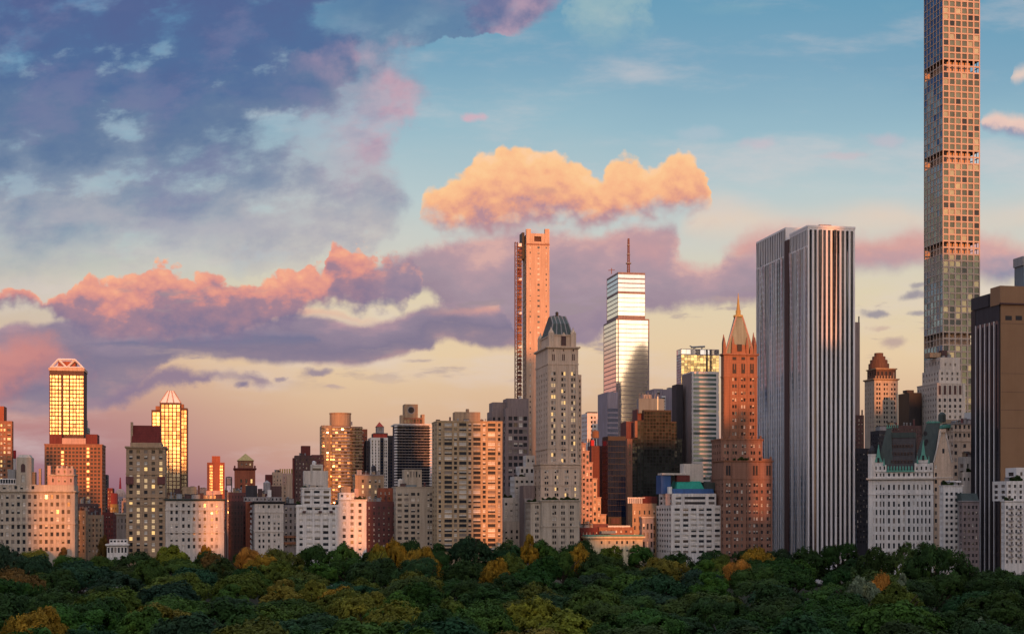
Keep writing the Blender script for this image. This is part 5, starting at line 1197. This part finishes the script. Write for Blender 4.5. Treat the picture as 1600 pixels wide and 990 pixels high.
g = MB(); g.box(xm-1.2,xm+1.2,0,1.4,zt_,zt_+1.6,'tower_stone'); g.build('chimney', ga)
g = MB(); g.box(xm-.5,xm+.5,.85,.97,b.Z(709,0,1),b.Z(702,0,1),'black_metal'); g.build('gable_window', ga)
b.box('string_course', 1459, 1489, 745, 746.5, .75, .24, 'pale_stone'); b.finish()
b = B('apartment_building', 'tan stone building with a copper edged flat roof behind the chateau roofed hotel', 745, 1490)
q = b.blk(1490, 1530, 661, d=20, L=1474, m='tower_stone', w=W(cx=[1493.5,1500,1507,1514,1521], ww=3.6, ry=[666.5,679.5], pz=9, wh=6, r0=700, wb=700, mix='dim'), cor=(.7,.4,'grey_stone'), bands=(673,688), sw=W(ns=3, fw=.4, pz=12, wh=6, r0=670, wb=850, mix='dim'))
for r_ in (696,707,718,729,740,752):
    for px in (1493.5,1507.5,1519): b.box('small_window', px-1.9, px+1.9, r_-2.8, r_+2.8, -.14, .12, 'black_metal' if (r_+px)%3 > 1 else 'curtain')
b.box('copper_edge', 1474, 1490, 663, 668, 3, 10, 'copper_green'); b.box('bulkhead', 1478, 1500, 655, 661, 6, 8, 'tan_brick'); b.clutter(q, 8, 41, 2.4); b.finish()
b = B('office_building', 'small plain white box on the skyline just left of the black striped tower', 850, 1521)
b.blk(1520, 1530, 643, d=10, m='white_panel'); b.finish()
b = B('apartment_building', 'white penthouse block with a plain pale side wall, right of the tan gable wing', 712, 1508)
q = b.blk(1508, 1530, 713, L=1497, d=12, m='white_stone', w=W(cx=[1512.5,1522], ww=3, ry=[727,738,750], pz=9, wh=6, r0=727, mix='dim')); b.blk(1504, 1530, 737, y=-2, d=4, m='white_stone', w=W(n=4, fw=.4, ry=[748], pz=9, wh=5, r0=750, mix='dim')); b.planting(1512, 1526, 737, -1.7, 2.0); b.clutter(q, 5, 42, 2.2); b.finish()
b = B('apartment_building', 'white gridded apartment house with a rooftop terrace, below the tan gable wing', 672, 1474)
q = b.blk(1474, 1504, 758, L=1468, m='white_stone', w=W(cx=[1479.5,1487,1494.5,1501], ww=[4.6,4.6,4.6,3], pz=9.3, wh=4.7, r0=771, wb=874, mix='dark', style='frame'), sw=W(ns=3, fw=.45, pz=9.3, wh=4.6, r0=771, wb=874, mix='dim'), cor=(.5,.3,'white_stone'))
b.blk(1478, 1499, 752, y=3, d=5, bot=758, m='charcoal'); b.planting(1474.5, 1490, 757.5, .5, 2.2); b.box('awning', 1484, 1502, 750.5, 753, 1, 4, 'white_panel'); b.clutter(q, 4, 43, 2); b.finish()
b = B('apartment_building', 'mauve brick apartment house with a dark green mansard, left of the black striped tower', 668, 1503)
q = b.blk(1503.5, 1530, 782, L=1500, m='mauve_concrete', w=W(cx=[1507.5,1514,1520.5,1526], ww=3.6, pz=9.4, wh=4.9, r0=792, wb=882, mix='dim', style='frame'), cor=(.6,.4,'grey_stone'))
g = MB(); g.frus((q['x0'],q['x1'],.2,12,q['z1']),(q['x0']+.3,q['x1']-.3,1.6,11,b.Z(770)),'copper_dark'); g.build('roof', b.root); b.finish()
# --- black tower with white piers and tan front
b = B('office_tower', 'black striped tower with arched tops and a blank tan front wall, at the right edge', 676, 1564)
zt = b.Z(447); 
q = b.blk(1564, 1640, 473, m='tan_panel', w=None, sw=None, L=1519, xm=(0, 26)); dd = q['d']
b.blk(1564, 1640, 446, y=-.8, d=9.0, bot=475, m='tan_panel', w=None, sw=None, xm=(-.8, 26.5)); 
g = MB(); g.box(-1.0, -.02, 9.5, dd-3, b.Z(474), b.Z(455), 'charcoal'); g.box(-.6, 26, 8.3, dd, b.Z(473), b.Z(454), 'charcoal'); g.build('parapet', b.root)
g = MB(); g.box(-.9, 26.6, -.95, -.1, b.Z(475.5), b.Z(473), 'brown_dark'); g.build('string_course', b.root)
for px in (1571,1587): b.box('vent_opening', px, px+10, 493, 500, -.1, .09, 'black_metal')
for r_ in (505,583,612,640,668): b.box('panel_joint', 1564, 1640, r_-.25, r_+.25, -.06, .05, 'brown_dark')
# recessed black strips with arched heads on the flank
g = MB(); g.box(-.5, -.02, .8, dd, 0, b.Z(474), 'charcoal'); g.build('flank_wall', b.root)
ns = 5; sp = (dd-5.5)/ns
for i in range(ns):
    y0_ = 1.4 + sp*i; y1_ = y0_ + sp*.74; yc = (y0_+y1_)/2; r_ = (y1_-y0_)/2; zt_ = b.Z(505, 0, 0)
    g = MB(); g.face([(-.53,y1_,8),(-.53,y0_,8),(-.53,y0_,zt_)] + [(-.53, yc - r_*math.cos(t), zt_ + r_*math.sin(t)) for t in [math.pi*j/10 for j in range(1,10)]] + [(-.53,y1_,zt_)], 'glass_dark_strip'); g.build('window_strip', b.root)
    g = MB(); g.bar((-.75,(y1_+y0_)/2,8),(-.75,(y1_+y0_)/2,zt_),.16,'black_metal'); g.build('mullion', b.root)
    g = MB(); g.box(-.85,-.52,y1_+sp*.08,y1_+sp*.18,0,b.Z(500),'white_marble'); g.build('pier', b.root)
g = MB(); g.box(-.62,-.5,dd-4.0,dd,0,b.Z(474),'black_metal'); g.build('corner_strip', b.root); b.finish()
b = B('office_building', 'blue grey glass box rising above the tan roof edge in the top right', 760, 1584)
b.blk(1599, 1640, 414, L=1585, bot=None, m='blue_steel', w=W(n=2, fw=.8, ry=[436], pz=20, wh=26, r0=436, style='glass_navy'), sw=None, xm=None); b.blk(1598, 1640, 400, y=-.4, L=1583, bot=414, m='steel'); b.finish()
b = B('apartment_building', 'white apartment house with bay windows and roof greenery at the lower right corner', 628, 1570)
q = b.blk(1570, 1640, 782, d=16, L=1565, m='white_stone', w=W(cx=[1573.5,1581,1588,1595,1603], ww=[3.2,3.6,3.2,3.6,3.2], pz=9.4, wh=5.2, r0=792, wb=886, mix='dim', style='frame'), sw=W(ns=3, fw=.4, pz=9.4, wh=5, r0=792, wb=886, mix='dim', sidew=.6), cor=(.6,.3,'white_stone'))
q2 = b.blk(1573, 1640, 751, y=3, d=12, bot=782, m='white_stone', w=W(cx=[1577.5,1586,1595,1604], ww=[4.4,3.6,4.4,4], ry=[759,768,776.5], pz=9, wh=5, r0=760, mix='dim')); b.blk(1588, 1640, 730, y=5, d=9, bot=751, m='white_panel', w=W(cx=[1596], ww=4, ry=[740], pz=9, wh=6, r0=740, mix='dim'))
for i in range(9): 
    for cx_ in (1581, 1595): b.box('bay_window', cx_-3.2, cx_+3.2, 788+i*9.4+5.2, 788+i*9.4+7.4, -.9, .89, 'grey_stone')
b.planting(1580, 1598, 750.5, 3.4, 2.2); b.planting(1572, 1584, 781.5, .5, 1.6); b.clutter(q2, 4, 51, 2); b.finish()

# --- low blocks that close the skyline between the towers
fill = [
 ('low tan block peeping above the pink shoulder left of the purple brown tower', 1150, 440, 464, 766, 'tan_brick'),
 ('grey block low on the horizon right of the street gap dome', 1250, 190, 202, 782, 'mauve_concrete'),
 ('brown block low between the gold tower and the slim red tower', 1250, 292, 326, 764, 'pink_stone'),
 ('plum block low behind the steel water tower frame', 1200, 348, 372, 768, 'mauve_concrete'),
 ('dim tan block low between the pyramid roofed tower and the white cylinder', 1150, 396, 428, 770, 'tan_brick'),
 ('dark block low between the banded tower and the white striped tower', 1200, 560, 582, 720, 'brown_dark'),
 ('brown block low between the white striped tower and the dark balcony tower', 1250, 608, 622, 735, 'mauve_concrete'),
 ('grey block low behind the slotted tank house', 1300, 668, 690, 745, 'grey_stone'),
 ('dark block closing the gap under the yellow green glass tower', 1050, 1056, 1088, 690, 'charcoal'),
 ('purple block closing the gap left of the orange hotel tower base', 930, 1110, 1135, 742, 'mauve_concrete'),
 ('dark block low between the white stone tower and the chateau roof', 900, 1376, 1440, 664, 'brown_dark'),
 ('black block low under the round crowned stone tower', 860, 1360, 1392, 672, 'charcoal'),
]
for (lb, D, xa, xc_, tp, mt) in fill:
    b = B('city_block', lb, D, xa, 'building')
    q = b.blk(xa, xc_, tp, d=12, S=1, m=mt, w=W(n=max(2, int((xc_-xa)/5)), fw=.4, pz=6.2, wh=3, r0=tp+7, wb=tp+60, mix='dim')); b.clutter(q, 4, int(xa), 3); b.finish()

# ------------------------------------------------------------------ unseen blocks behind the camera, outlines cut to throw the evening shadows
def ushadow():
    cs, sn = math.cos(SUN_AZ), math.sin(SUN_AZ); te = math.tan(SUN_EL); VC = 320.0
    mb = MB()
    def cas(u0, u1, w):
        h = w + te*VC*1.0; vs = []
        for (u, v) in ((u0,-VC-24),(u1,-VC-24),(u1,-VC),(u0,-VC)):
            vs.append((u*cs - v*sn, u*sn + v*cs))
        a = [(x,y,0) for x,y in vs]; t_ = [(x,y,h) for x,y in vs]; q = len(mb.v); mb.v += a + t_; k = mb.slot('unseen_block_wall')
        for f in [(0,1,5,4),(1,2,6,5),(2,3,7,6),(3,0,4,7),(4,5,6,7)]: mb.f.append(tuple(q+i for i in f)); mb.mi.append(k)
    for (u0,u1,w) in [(-543.5, -188.8, 150), (-188.8, -138.2, 172), (-138.2, -107.9, 142), (-107.9, -87.1, 78), (-87.1, -50.2, 170), (-50.2, -20.5, 156), (-20.5, -8.0, 78), (-8.0, 35.3, 156), (35.3, 58.1, 182), (58.1, 73.0, 78), (73.0, 132.5, 205), (132.5, 148.3, 80), (148.3, 200.4, 217), (200.4, 236.1, 82), (236.1, 278.5, 150), (278.5, 289.4, 158), (289.4, 295.5, 96), (295.5, 337.5, 285), (337.5, 341, 285), (341, 350.5, 200), (350.5, 421.4, 285), (421.4, 438.7, 178), (438.7, 477.4, 262), (477.4, 529.3, 290)]: cas(u0,u1,w)
    # the set-back tower that the silver tower mirrors
    nx, ny = SA, -CA; px_, py_ = (965.6-800)/F*1298, 1298.0
    vx, vy = (1003.0-800)/F*2600, 2600.0
    dist = (vx-px_)*nx + (vy-py_)*ny; rx, ry = vx - 2*dist*nx, vy - 2*dist*ny; sc = 2600/F
    for (w_, top) in ((27,600),(24,580),(18,562),(13,550),(9,542),(5,536)):
        h = HC + (HZ-top)*sc; r_ = w_*sc
        mb.frus((rx-r_,rx+r_,ry-r_,ry+r_,0),(rx-r_*.96,rx+r_*.96,ry-r_*.96,ry+r_*.96,h),'unseen_block_wall')
    mb.build('unseen_blocks').__setitem__('kind','stuff')
ushadow()

# ------------------------------------------------------------------ the park trees
TREE = []
def crown_mesh(seed, nl=13, sub=44, per=30, leaf=.34, R=9.5, H=8.0, tall=1.0, feather=.5):
    r = np.random.default_rng(seed); lob = []
    for i in range(nl):
        a = r.uniform(0, 2*math.pi); rad = R*.66*math.sqrt(r.uniform(0, 1)); h = (1 - (rad/(R*.66))**2*.75) * H * r.uniform(.55, .95)
        lob.append((rad*math.cos(a), rad*math.sin(a), 7.0 + h*tall, r.uniform(2.4, 4.1) * (R/9.5)))
    lob.append((0, 0, 9.0, R*.55)); P = []; N = []
    lob = np.array(lob)
    for (x, y, z, rr) in lob:
        d = r.normal(size=(sub, 3)); d /= np.linalg.norm(d, axis=1)[:, None]; d[:, 2] = np.where(d[:, 2] < -.45, -d[:, 2], d[:, 2])
        c = np.array([x, y, z]) + d * rr * r.uniform(.82, 1.12, (sub, 1)) * np.array([1, 1, .85])
        # keep only clumps outside the other lobes
        keep = np.ones(sub, bool)
        for (x2, y2, z2, r2) in lob:
            if (x2, y2, z2) == (x, y, z): continue
            keep &= np.linalg.norm((c - [x2, y2, z2]), axis=1) > r2*.72
        c = c[keep]; d = d[keep]
        for ci, di in zip(c, d):
            cr = r.uniform(.55, 1.25) * (R/9.5); e = r.normal(size=(per, 3)); e /= np.linalg.norm(e, axis=1)[:, None]
            e = e + di*.6; e /= np.linalg.norm(e, axis=1)[:, None]
            P.append(ci + e * cr * r.uniform(.55, 1.1, (per, 1))); N.append(di*.8 + e*.55 + r.normal(size=(per, 3))*feather*.5)
    P = np.concatenate(P); N = np.concatenate(N); N /= np.linalg.norm(N, axis=1)[:, None]
    A = np.cross(N, r.normal(size=N.shape)); A /= np.linalg.norm(A, axis=1)[:, None]; Bv = np.cross(N, A)
    s = leaf * r.uniform(.6, 1.3, (len(P), 1)); n = len(P)
    V = np.empty((n, 4, 3)); V[:, 0] = P - A*s; V[:, 1] = P - Bv*s*.6; V[:, 2] = P + A*s; V[:, 3] = P + Bv*s*.6
    me = bpy.data.meshes.new('crown'); me.vertices.add(n*4); me.vertices.foreach_set('co', V.ravel())
    me.loops.add(n*4); me.loops.foreach_set('vertex_index', np.arange(n*4, dtype=np.int32))
    me.polygons.add(n); me.polygons.foreach_set('loop_start', np.arange(0, n*4, 4, dtype=np.int32)); me.polygons.foreach_set('loop_total', np.full(n, 4, np.int32))
    me.update(calc_edges=True); me.materials.append(MATS['leaf'])
    return me
def trunk_mesh(seed):
    r = random.Random(seed); b = MB(); b.ring(0, 0, [(.62,0),(.45,1.2),(.38,5.0),(.30,8.5)], 'bark', 9)
    for i in range(6):
        a = r.uniform(0, 6.28); l = r.uniform(4, 6.5); z = r.uniform(3.8, 7.5); p = Vector((0,0,z)); q = p + Vector((math.cos(a)*l*.6, math.sin(a)*l*.6, l*.55)); b.bar(p, q, .17, 'bark')
        e = q + Vector((math.cos(a+.5)*l*.35, math.sin(a+.5)*l*.35, l*.4)); b.bar(q, e, .09, 'bark')
    return b.mesh('trunk')
CR = [crown_mesh(s, nl=n_, R=R, H=H, tall=tl, leaf=lf, feather=ft) for s, n_, R, H, tl, lf, ft in
      ((1,13,9.5,8,1.0,.34,.5),(2,16,10.5,7,.9,.36,.5),(3,11,8.5,9,1.15,.33,.7),(4,15,10,8.5,1.0,.30,.4),(5,12,9,7.5,1.05,.38,.8),(6,18,11,8,.95,.34,.5),(7,10,8,10,1.2,.32,.6),(8,14,10,7,.85,.40,.9))]
TR = [trunk_mesh(s) for s in range(4)]
TOPZ = [max(v.co.z for v in me.vertices) for me in CR]
tr_r = random.Random(99)
ANCH = [(0,118,'the limestone hotel'),(118,200,'the side street gap'),(200,258,'the crimson roofed tower'),(258,356,'the glowing limestone block'),(356,443,'the cream block with black cornice'),(443,529,'the white stepped block'),
        (529,575,'the pink edged block'),(575,675,'the slotted tank house'),(675,785,'the beige slab'),(785,905,'the green roofed stone tower'),(905,1010,'the gilded cornice mansion'),(1010,1129,'the white modern block'),
        (1129,1208,'the spired orange hotel'),(1208,1340,'the finned slab tower'),(1340,1475,'the chateau roofed hotel'),(1475,1530,'the mauve mansard house'),(1530,1800,'the black striped tower')]
def add_tree(x, D, h, rs, col, cname, k=None):
    k = tr_r.randrange(len(CR)) if k is None else k
    s = h / TOPZ[k]
    o = link(bpy.data.objects.new('tree', None)); o.location = (x, D, 0); o.rotation_euler = (0, 0, tr_r.uniform(0, 6.28)); o.empty_display_size = 3
    c = link(bpy.data.objects.new('crown', CR[k])); c.parent = o; c.scale = (rs, rs, s); c.color = (*col, 1)
    t_ = link(bpy.data.objects.new('trunk', TR[tr_r.randrange(4)])); t_.parent = o; t_.scale = (s, s, s)
    TREE.append([o, x, D, h, cname, rs])
COL = {'dark green': (0.024,0.054,0.013), 'mid green': (0.042,0.086,0.017), 'blue green': (0.022,0.054,0.024), 'olive green': (0.071,0.098,0.016), 'yellow green': (0.139,0.139,0.020), 'golden': (0.251,0.153,0.018),
       'orange': (0.362,0.167,0.033), 'silver grey': (0.146,0.184,0.112), 'rust brown': (0.126,0.076,0.023)}
def spec(px, ytop, D, rs, cname, k=None):
    add_tree((px-800)/F*D, D, HC + (HZ-ytop)*D/F, rs*1.25, COL[cname], cname, k)
for a in [(385,853,740,.7,'orange',3),(412,861,728,.75,'golden',1),(440,872,680,.8,'olive green',0),(618,838,770,.6,'golden',1),(590,846,760,.6,'yellow green',4),(655,851,700,.75,'golden',5),
          (828,832,800,.6,'golden',6),(775,868,640,.7,'golden',2),(800,861,700,.8,'olive green',0),(905,846,770,.7,'golden',4),(880,856,740,.6,'mid green',1),(1125,864,700,.6,'olive green',5),(1152,872,660,.6,'orange',3),
          (1183,850,780,.75,'golden',1),(1348,897,470,.55,'silver grey',7),(1378,889,480,.42,'orange',1),(1410,893,490,.32,'silver grey',6),(1400,905,455,.75,'olive green',4),(100,853,770,.5,'rust brown',6),
          (160,832,800,.35,'rust brown',2),(330,858,740,.6,'rust brown',0),(490,903,510,.7,'yellow green',4),(525,912,480,.75,'golden',2),(565,922,440,.8,'yellow green',5),(20,882,560,.9,'rust brown',1),(55,945,350,.6,'golden',5),
          (620,935,400,.9,'yellow green',0),(700,930,410,.8,'olive green',4),(1530,962,340,.32,'silver grey',0),(320,848,775,.5,'golden',4)]: spec(*a)
EDGE = [(-100,848),(0,846),(60,852),(110,866),(145,866),(200,865),(240,850),(290,845),(320,853),(345,862),(420,856),(470,852),(505,842),(530,840),(560,850),(600,842),(640,836),(690,842),(740,832),(780,838),(830,842),(900,838),(950,850),
        (985,856),(1010,848),(1040,860),(1075,850),(1120,852),(1160,854),(1200,852),(1230,860),(1262,846),(1300,843),(1345,850),(1385,842),(1430,838),(1465,846),(1500,864),(1530,880),(1570,886),(1700,888)]
def edge(px):
    for (a, ya), (c, yc) in zip(EDGE, EDGE[1:]):
        if a <= px <= c: return ya + (yc-ya)*(px-a)/(c-a)
    return 850
def free(x, D, rmin):
    return all((x-t_[1])**2 + (D-t_[2])**2 > rmin**2 for t_ in TREE)
def green(px, D):
    w = ['dark green']*5 + ['mid green']*4 + ['blue green']*3 + ['olive green']*2 + ['yellow green']
    if D < 400 and (px < 500 or px > 1100): w += ['dark green']*4
    if px > 1200: w = ['dark green']*6 + ['blue green']*3 + ['mid green']
    if px < 300 and D < 600: w += ['dark green']*5
    if D < 430 and 350 < px < 900: w += ['yellow green']*2 + ['mid green']*3
    return tr_r.choice(w)
# back row, fitted to the edge of the wood in front of the buildings
px = -60
while px < 1680:
    D = (rowD(px) - tr_r.uniform(26, 44)) if px < 1330 else (665 if px < 1460 else 590)
    y = edge(px) + tr_r.uniform(-2, 5); h = HC + (HZ-y)*D/F; x = (px-800)/F*D
    rs = tr_r.uniform(1.05, 1.4)
    if free(x, D, 10): 
        cn = green(px, D); add_tree(x, D, h, rs, [c*tr_r.uniform(.85,1.15) for c in COL[cn]], cn)
    px += 40*rs + 4
D = 262.0
while D < 790:
    half = D*.365 + 12; step = 17.5 + (D-262)*.0150; x = -half + tr_r.uniform(0, step)
    while x < half:
        px = 800 + x/D*F; lim = rowD(px) - 52 if px < 1330 else (640 if px < 1470 else 560)
        dj = D + tr_r.uniform(-.35, .35)*D*.07
        if dj < lim:
            h = tr_r.uniform(14.5, 21.5) + (1.5 if D > 600 else 0)
            if free(x, dj, step*.62):
                cn = green(px, dj); add_tree(x, dj, h, tr_r.uniform(1.0, 1.42), [c*tr_r.uniform(.8,1.2) for c in COL[cn]], cn)
        x += step*tr_r.uniform(.85, 1.25)
    D *= 1.085
# shrubs closing the foot of the wood
ur = np.random.default_rng(5); n = 150000; pxs = ur.uniform(-90, 1700, n); P = np.empty((n, 3))
for i in range(n):
    p_ = pxs[i]; D_ = (rowD(p_) - 16 if p_ < 1330 else (690 if p_ < 1460 else 612)) - ur.uniform(0, 30)
    hh = 10.5 + 2.5*math.sin(p_*.11) + 1.8*math.sin(p_*.043 + 1)
    if p_ > 1330: hh += 2.0
    P[i] = ((p_-800)/F*D_, D_, ur.uniform(.2, 1)**.6*hh)
N = ur.normal(size=(n, 3)); N[:, 2] = abs(N[:, 2]); N /= np.linalg.norm(N, axis=1)[:, None]
A = np.cross(N, ur.normal(size=N.shape)); A /= np.linalg.norm(A, axis=1)[:, None]; Bv = np.cross(N, A); s_ = .6
V_ = np.stack([P-A*s_, P-Bv*s_, P+A*s_, P+Bv*s_], 1)
me = bpy.data.meshes.new('undergrowth'); me.vertices.add(n*4); me.vertices.foreach_set('co', V_.ravel()); me.loops.add(n*4); me.loops.foreach_set('vertex_index', np.arange(n*4, dtype=np.int32))
me.polygons.add(n); me.polygons.foreach_set('loop_start', np.arange(0, n*4, 4, dtype=np.int32)); me.polygons.foreach_set('loop_total', np.full(n, 4, np.int32)); me.update(calc_edges=True); me.materials.append(MATS['leaf'])
ug = link(bpy.data.objects.new('undergrowth', me)); ug.color = (.04,.075,.025,1); tag(ug, 'dark green shrubs at the foot of the wood along the avenue', 'undergrowth', kind='stuff')
print('TREES', len(TREE))
# labels: colour, size, row of the wood and what stands above it
ORD = ['', 'second ', 'third ', 'fourth ', 'fifth ', 'sixth ', 'seventh ', 'eighth ', 'ninth ', 'tenth ']
seen = {}
TREE.sort(key=lambda t_: (t_[1]/t_[2]))
for (o, x, D, h, cn, rs) in TREE:
    px = 800 + x/D*F; an = next((n_ for a, c, n_ in ANCH if a <= px < c), 'the limestone hotel' if px < 0 else 'the black striped tower')
    row = 'edge row' if D > 700 or (px > 1330 and D > 570) else 'far rows' if D > 560 else 'middle rows' if D > 420 else 'near rows' if D > 320 else 'nearest row'
    size = 'small ' if rs < .85 else 'broad ' if rs > 1.15 else ''
    key = (size, cn, row, an); n_ = seen.get(key, 0); seen[key] = n_ + 1
    lb = f"{ORD[n_]}{size}{cn} tree in the {row} of the wood below {an}"
    lb = lb.replace('of the wood ', '') if len(lb.split()) > 16 else lb
    tag(o, lb, 'tree', 'broadleaf trees filling the park')
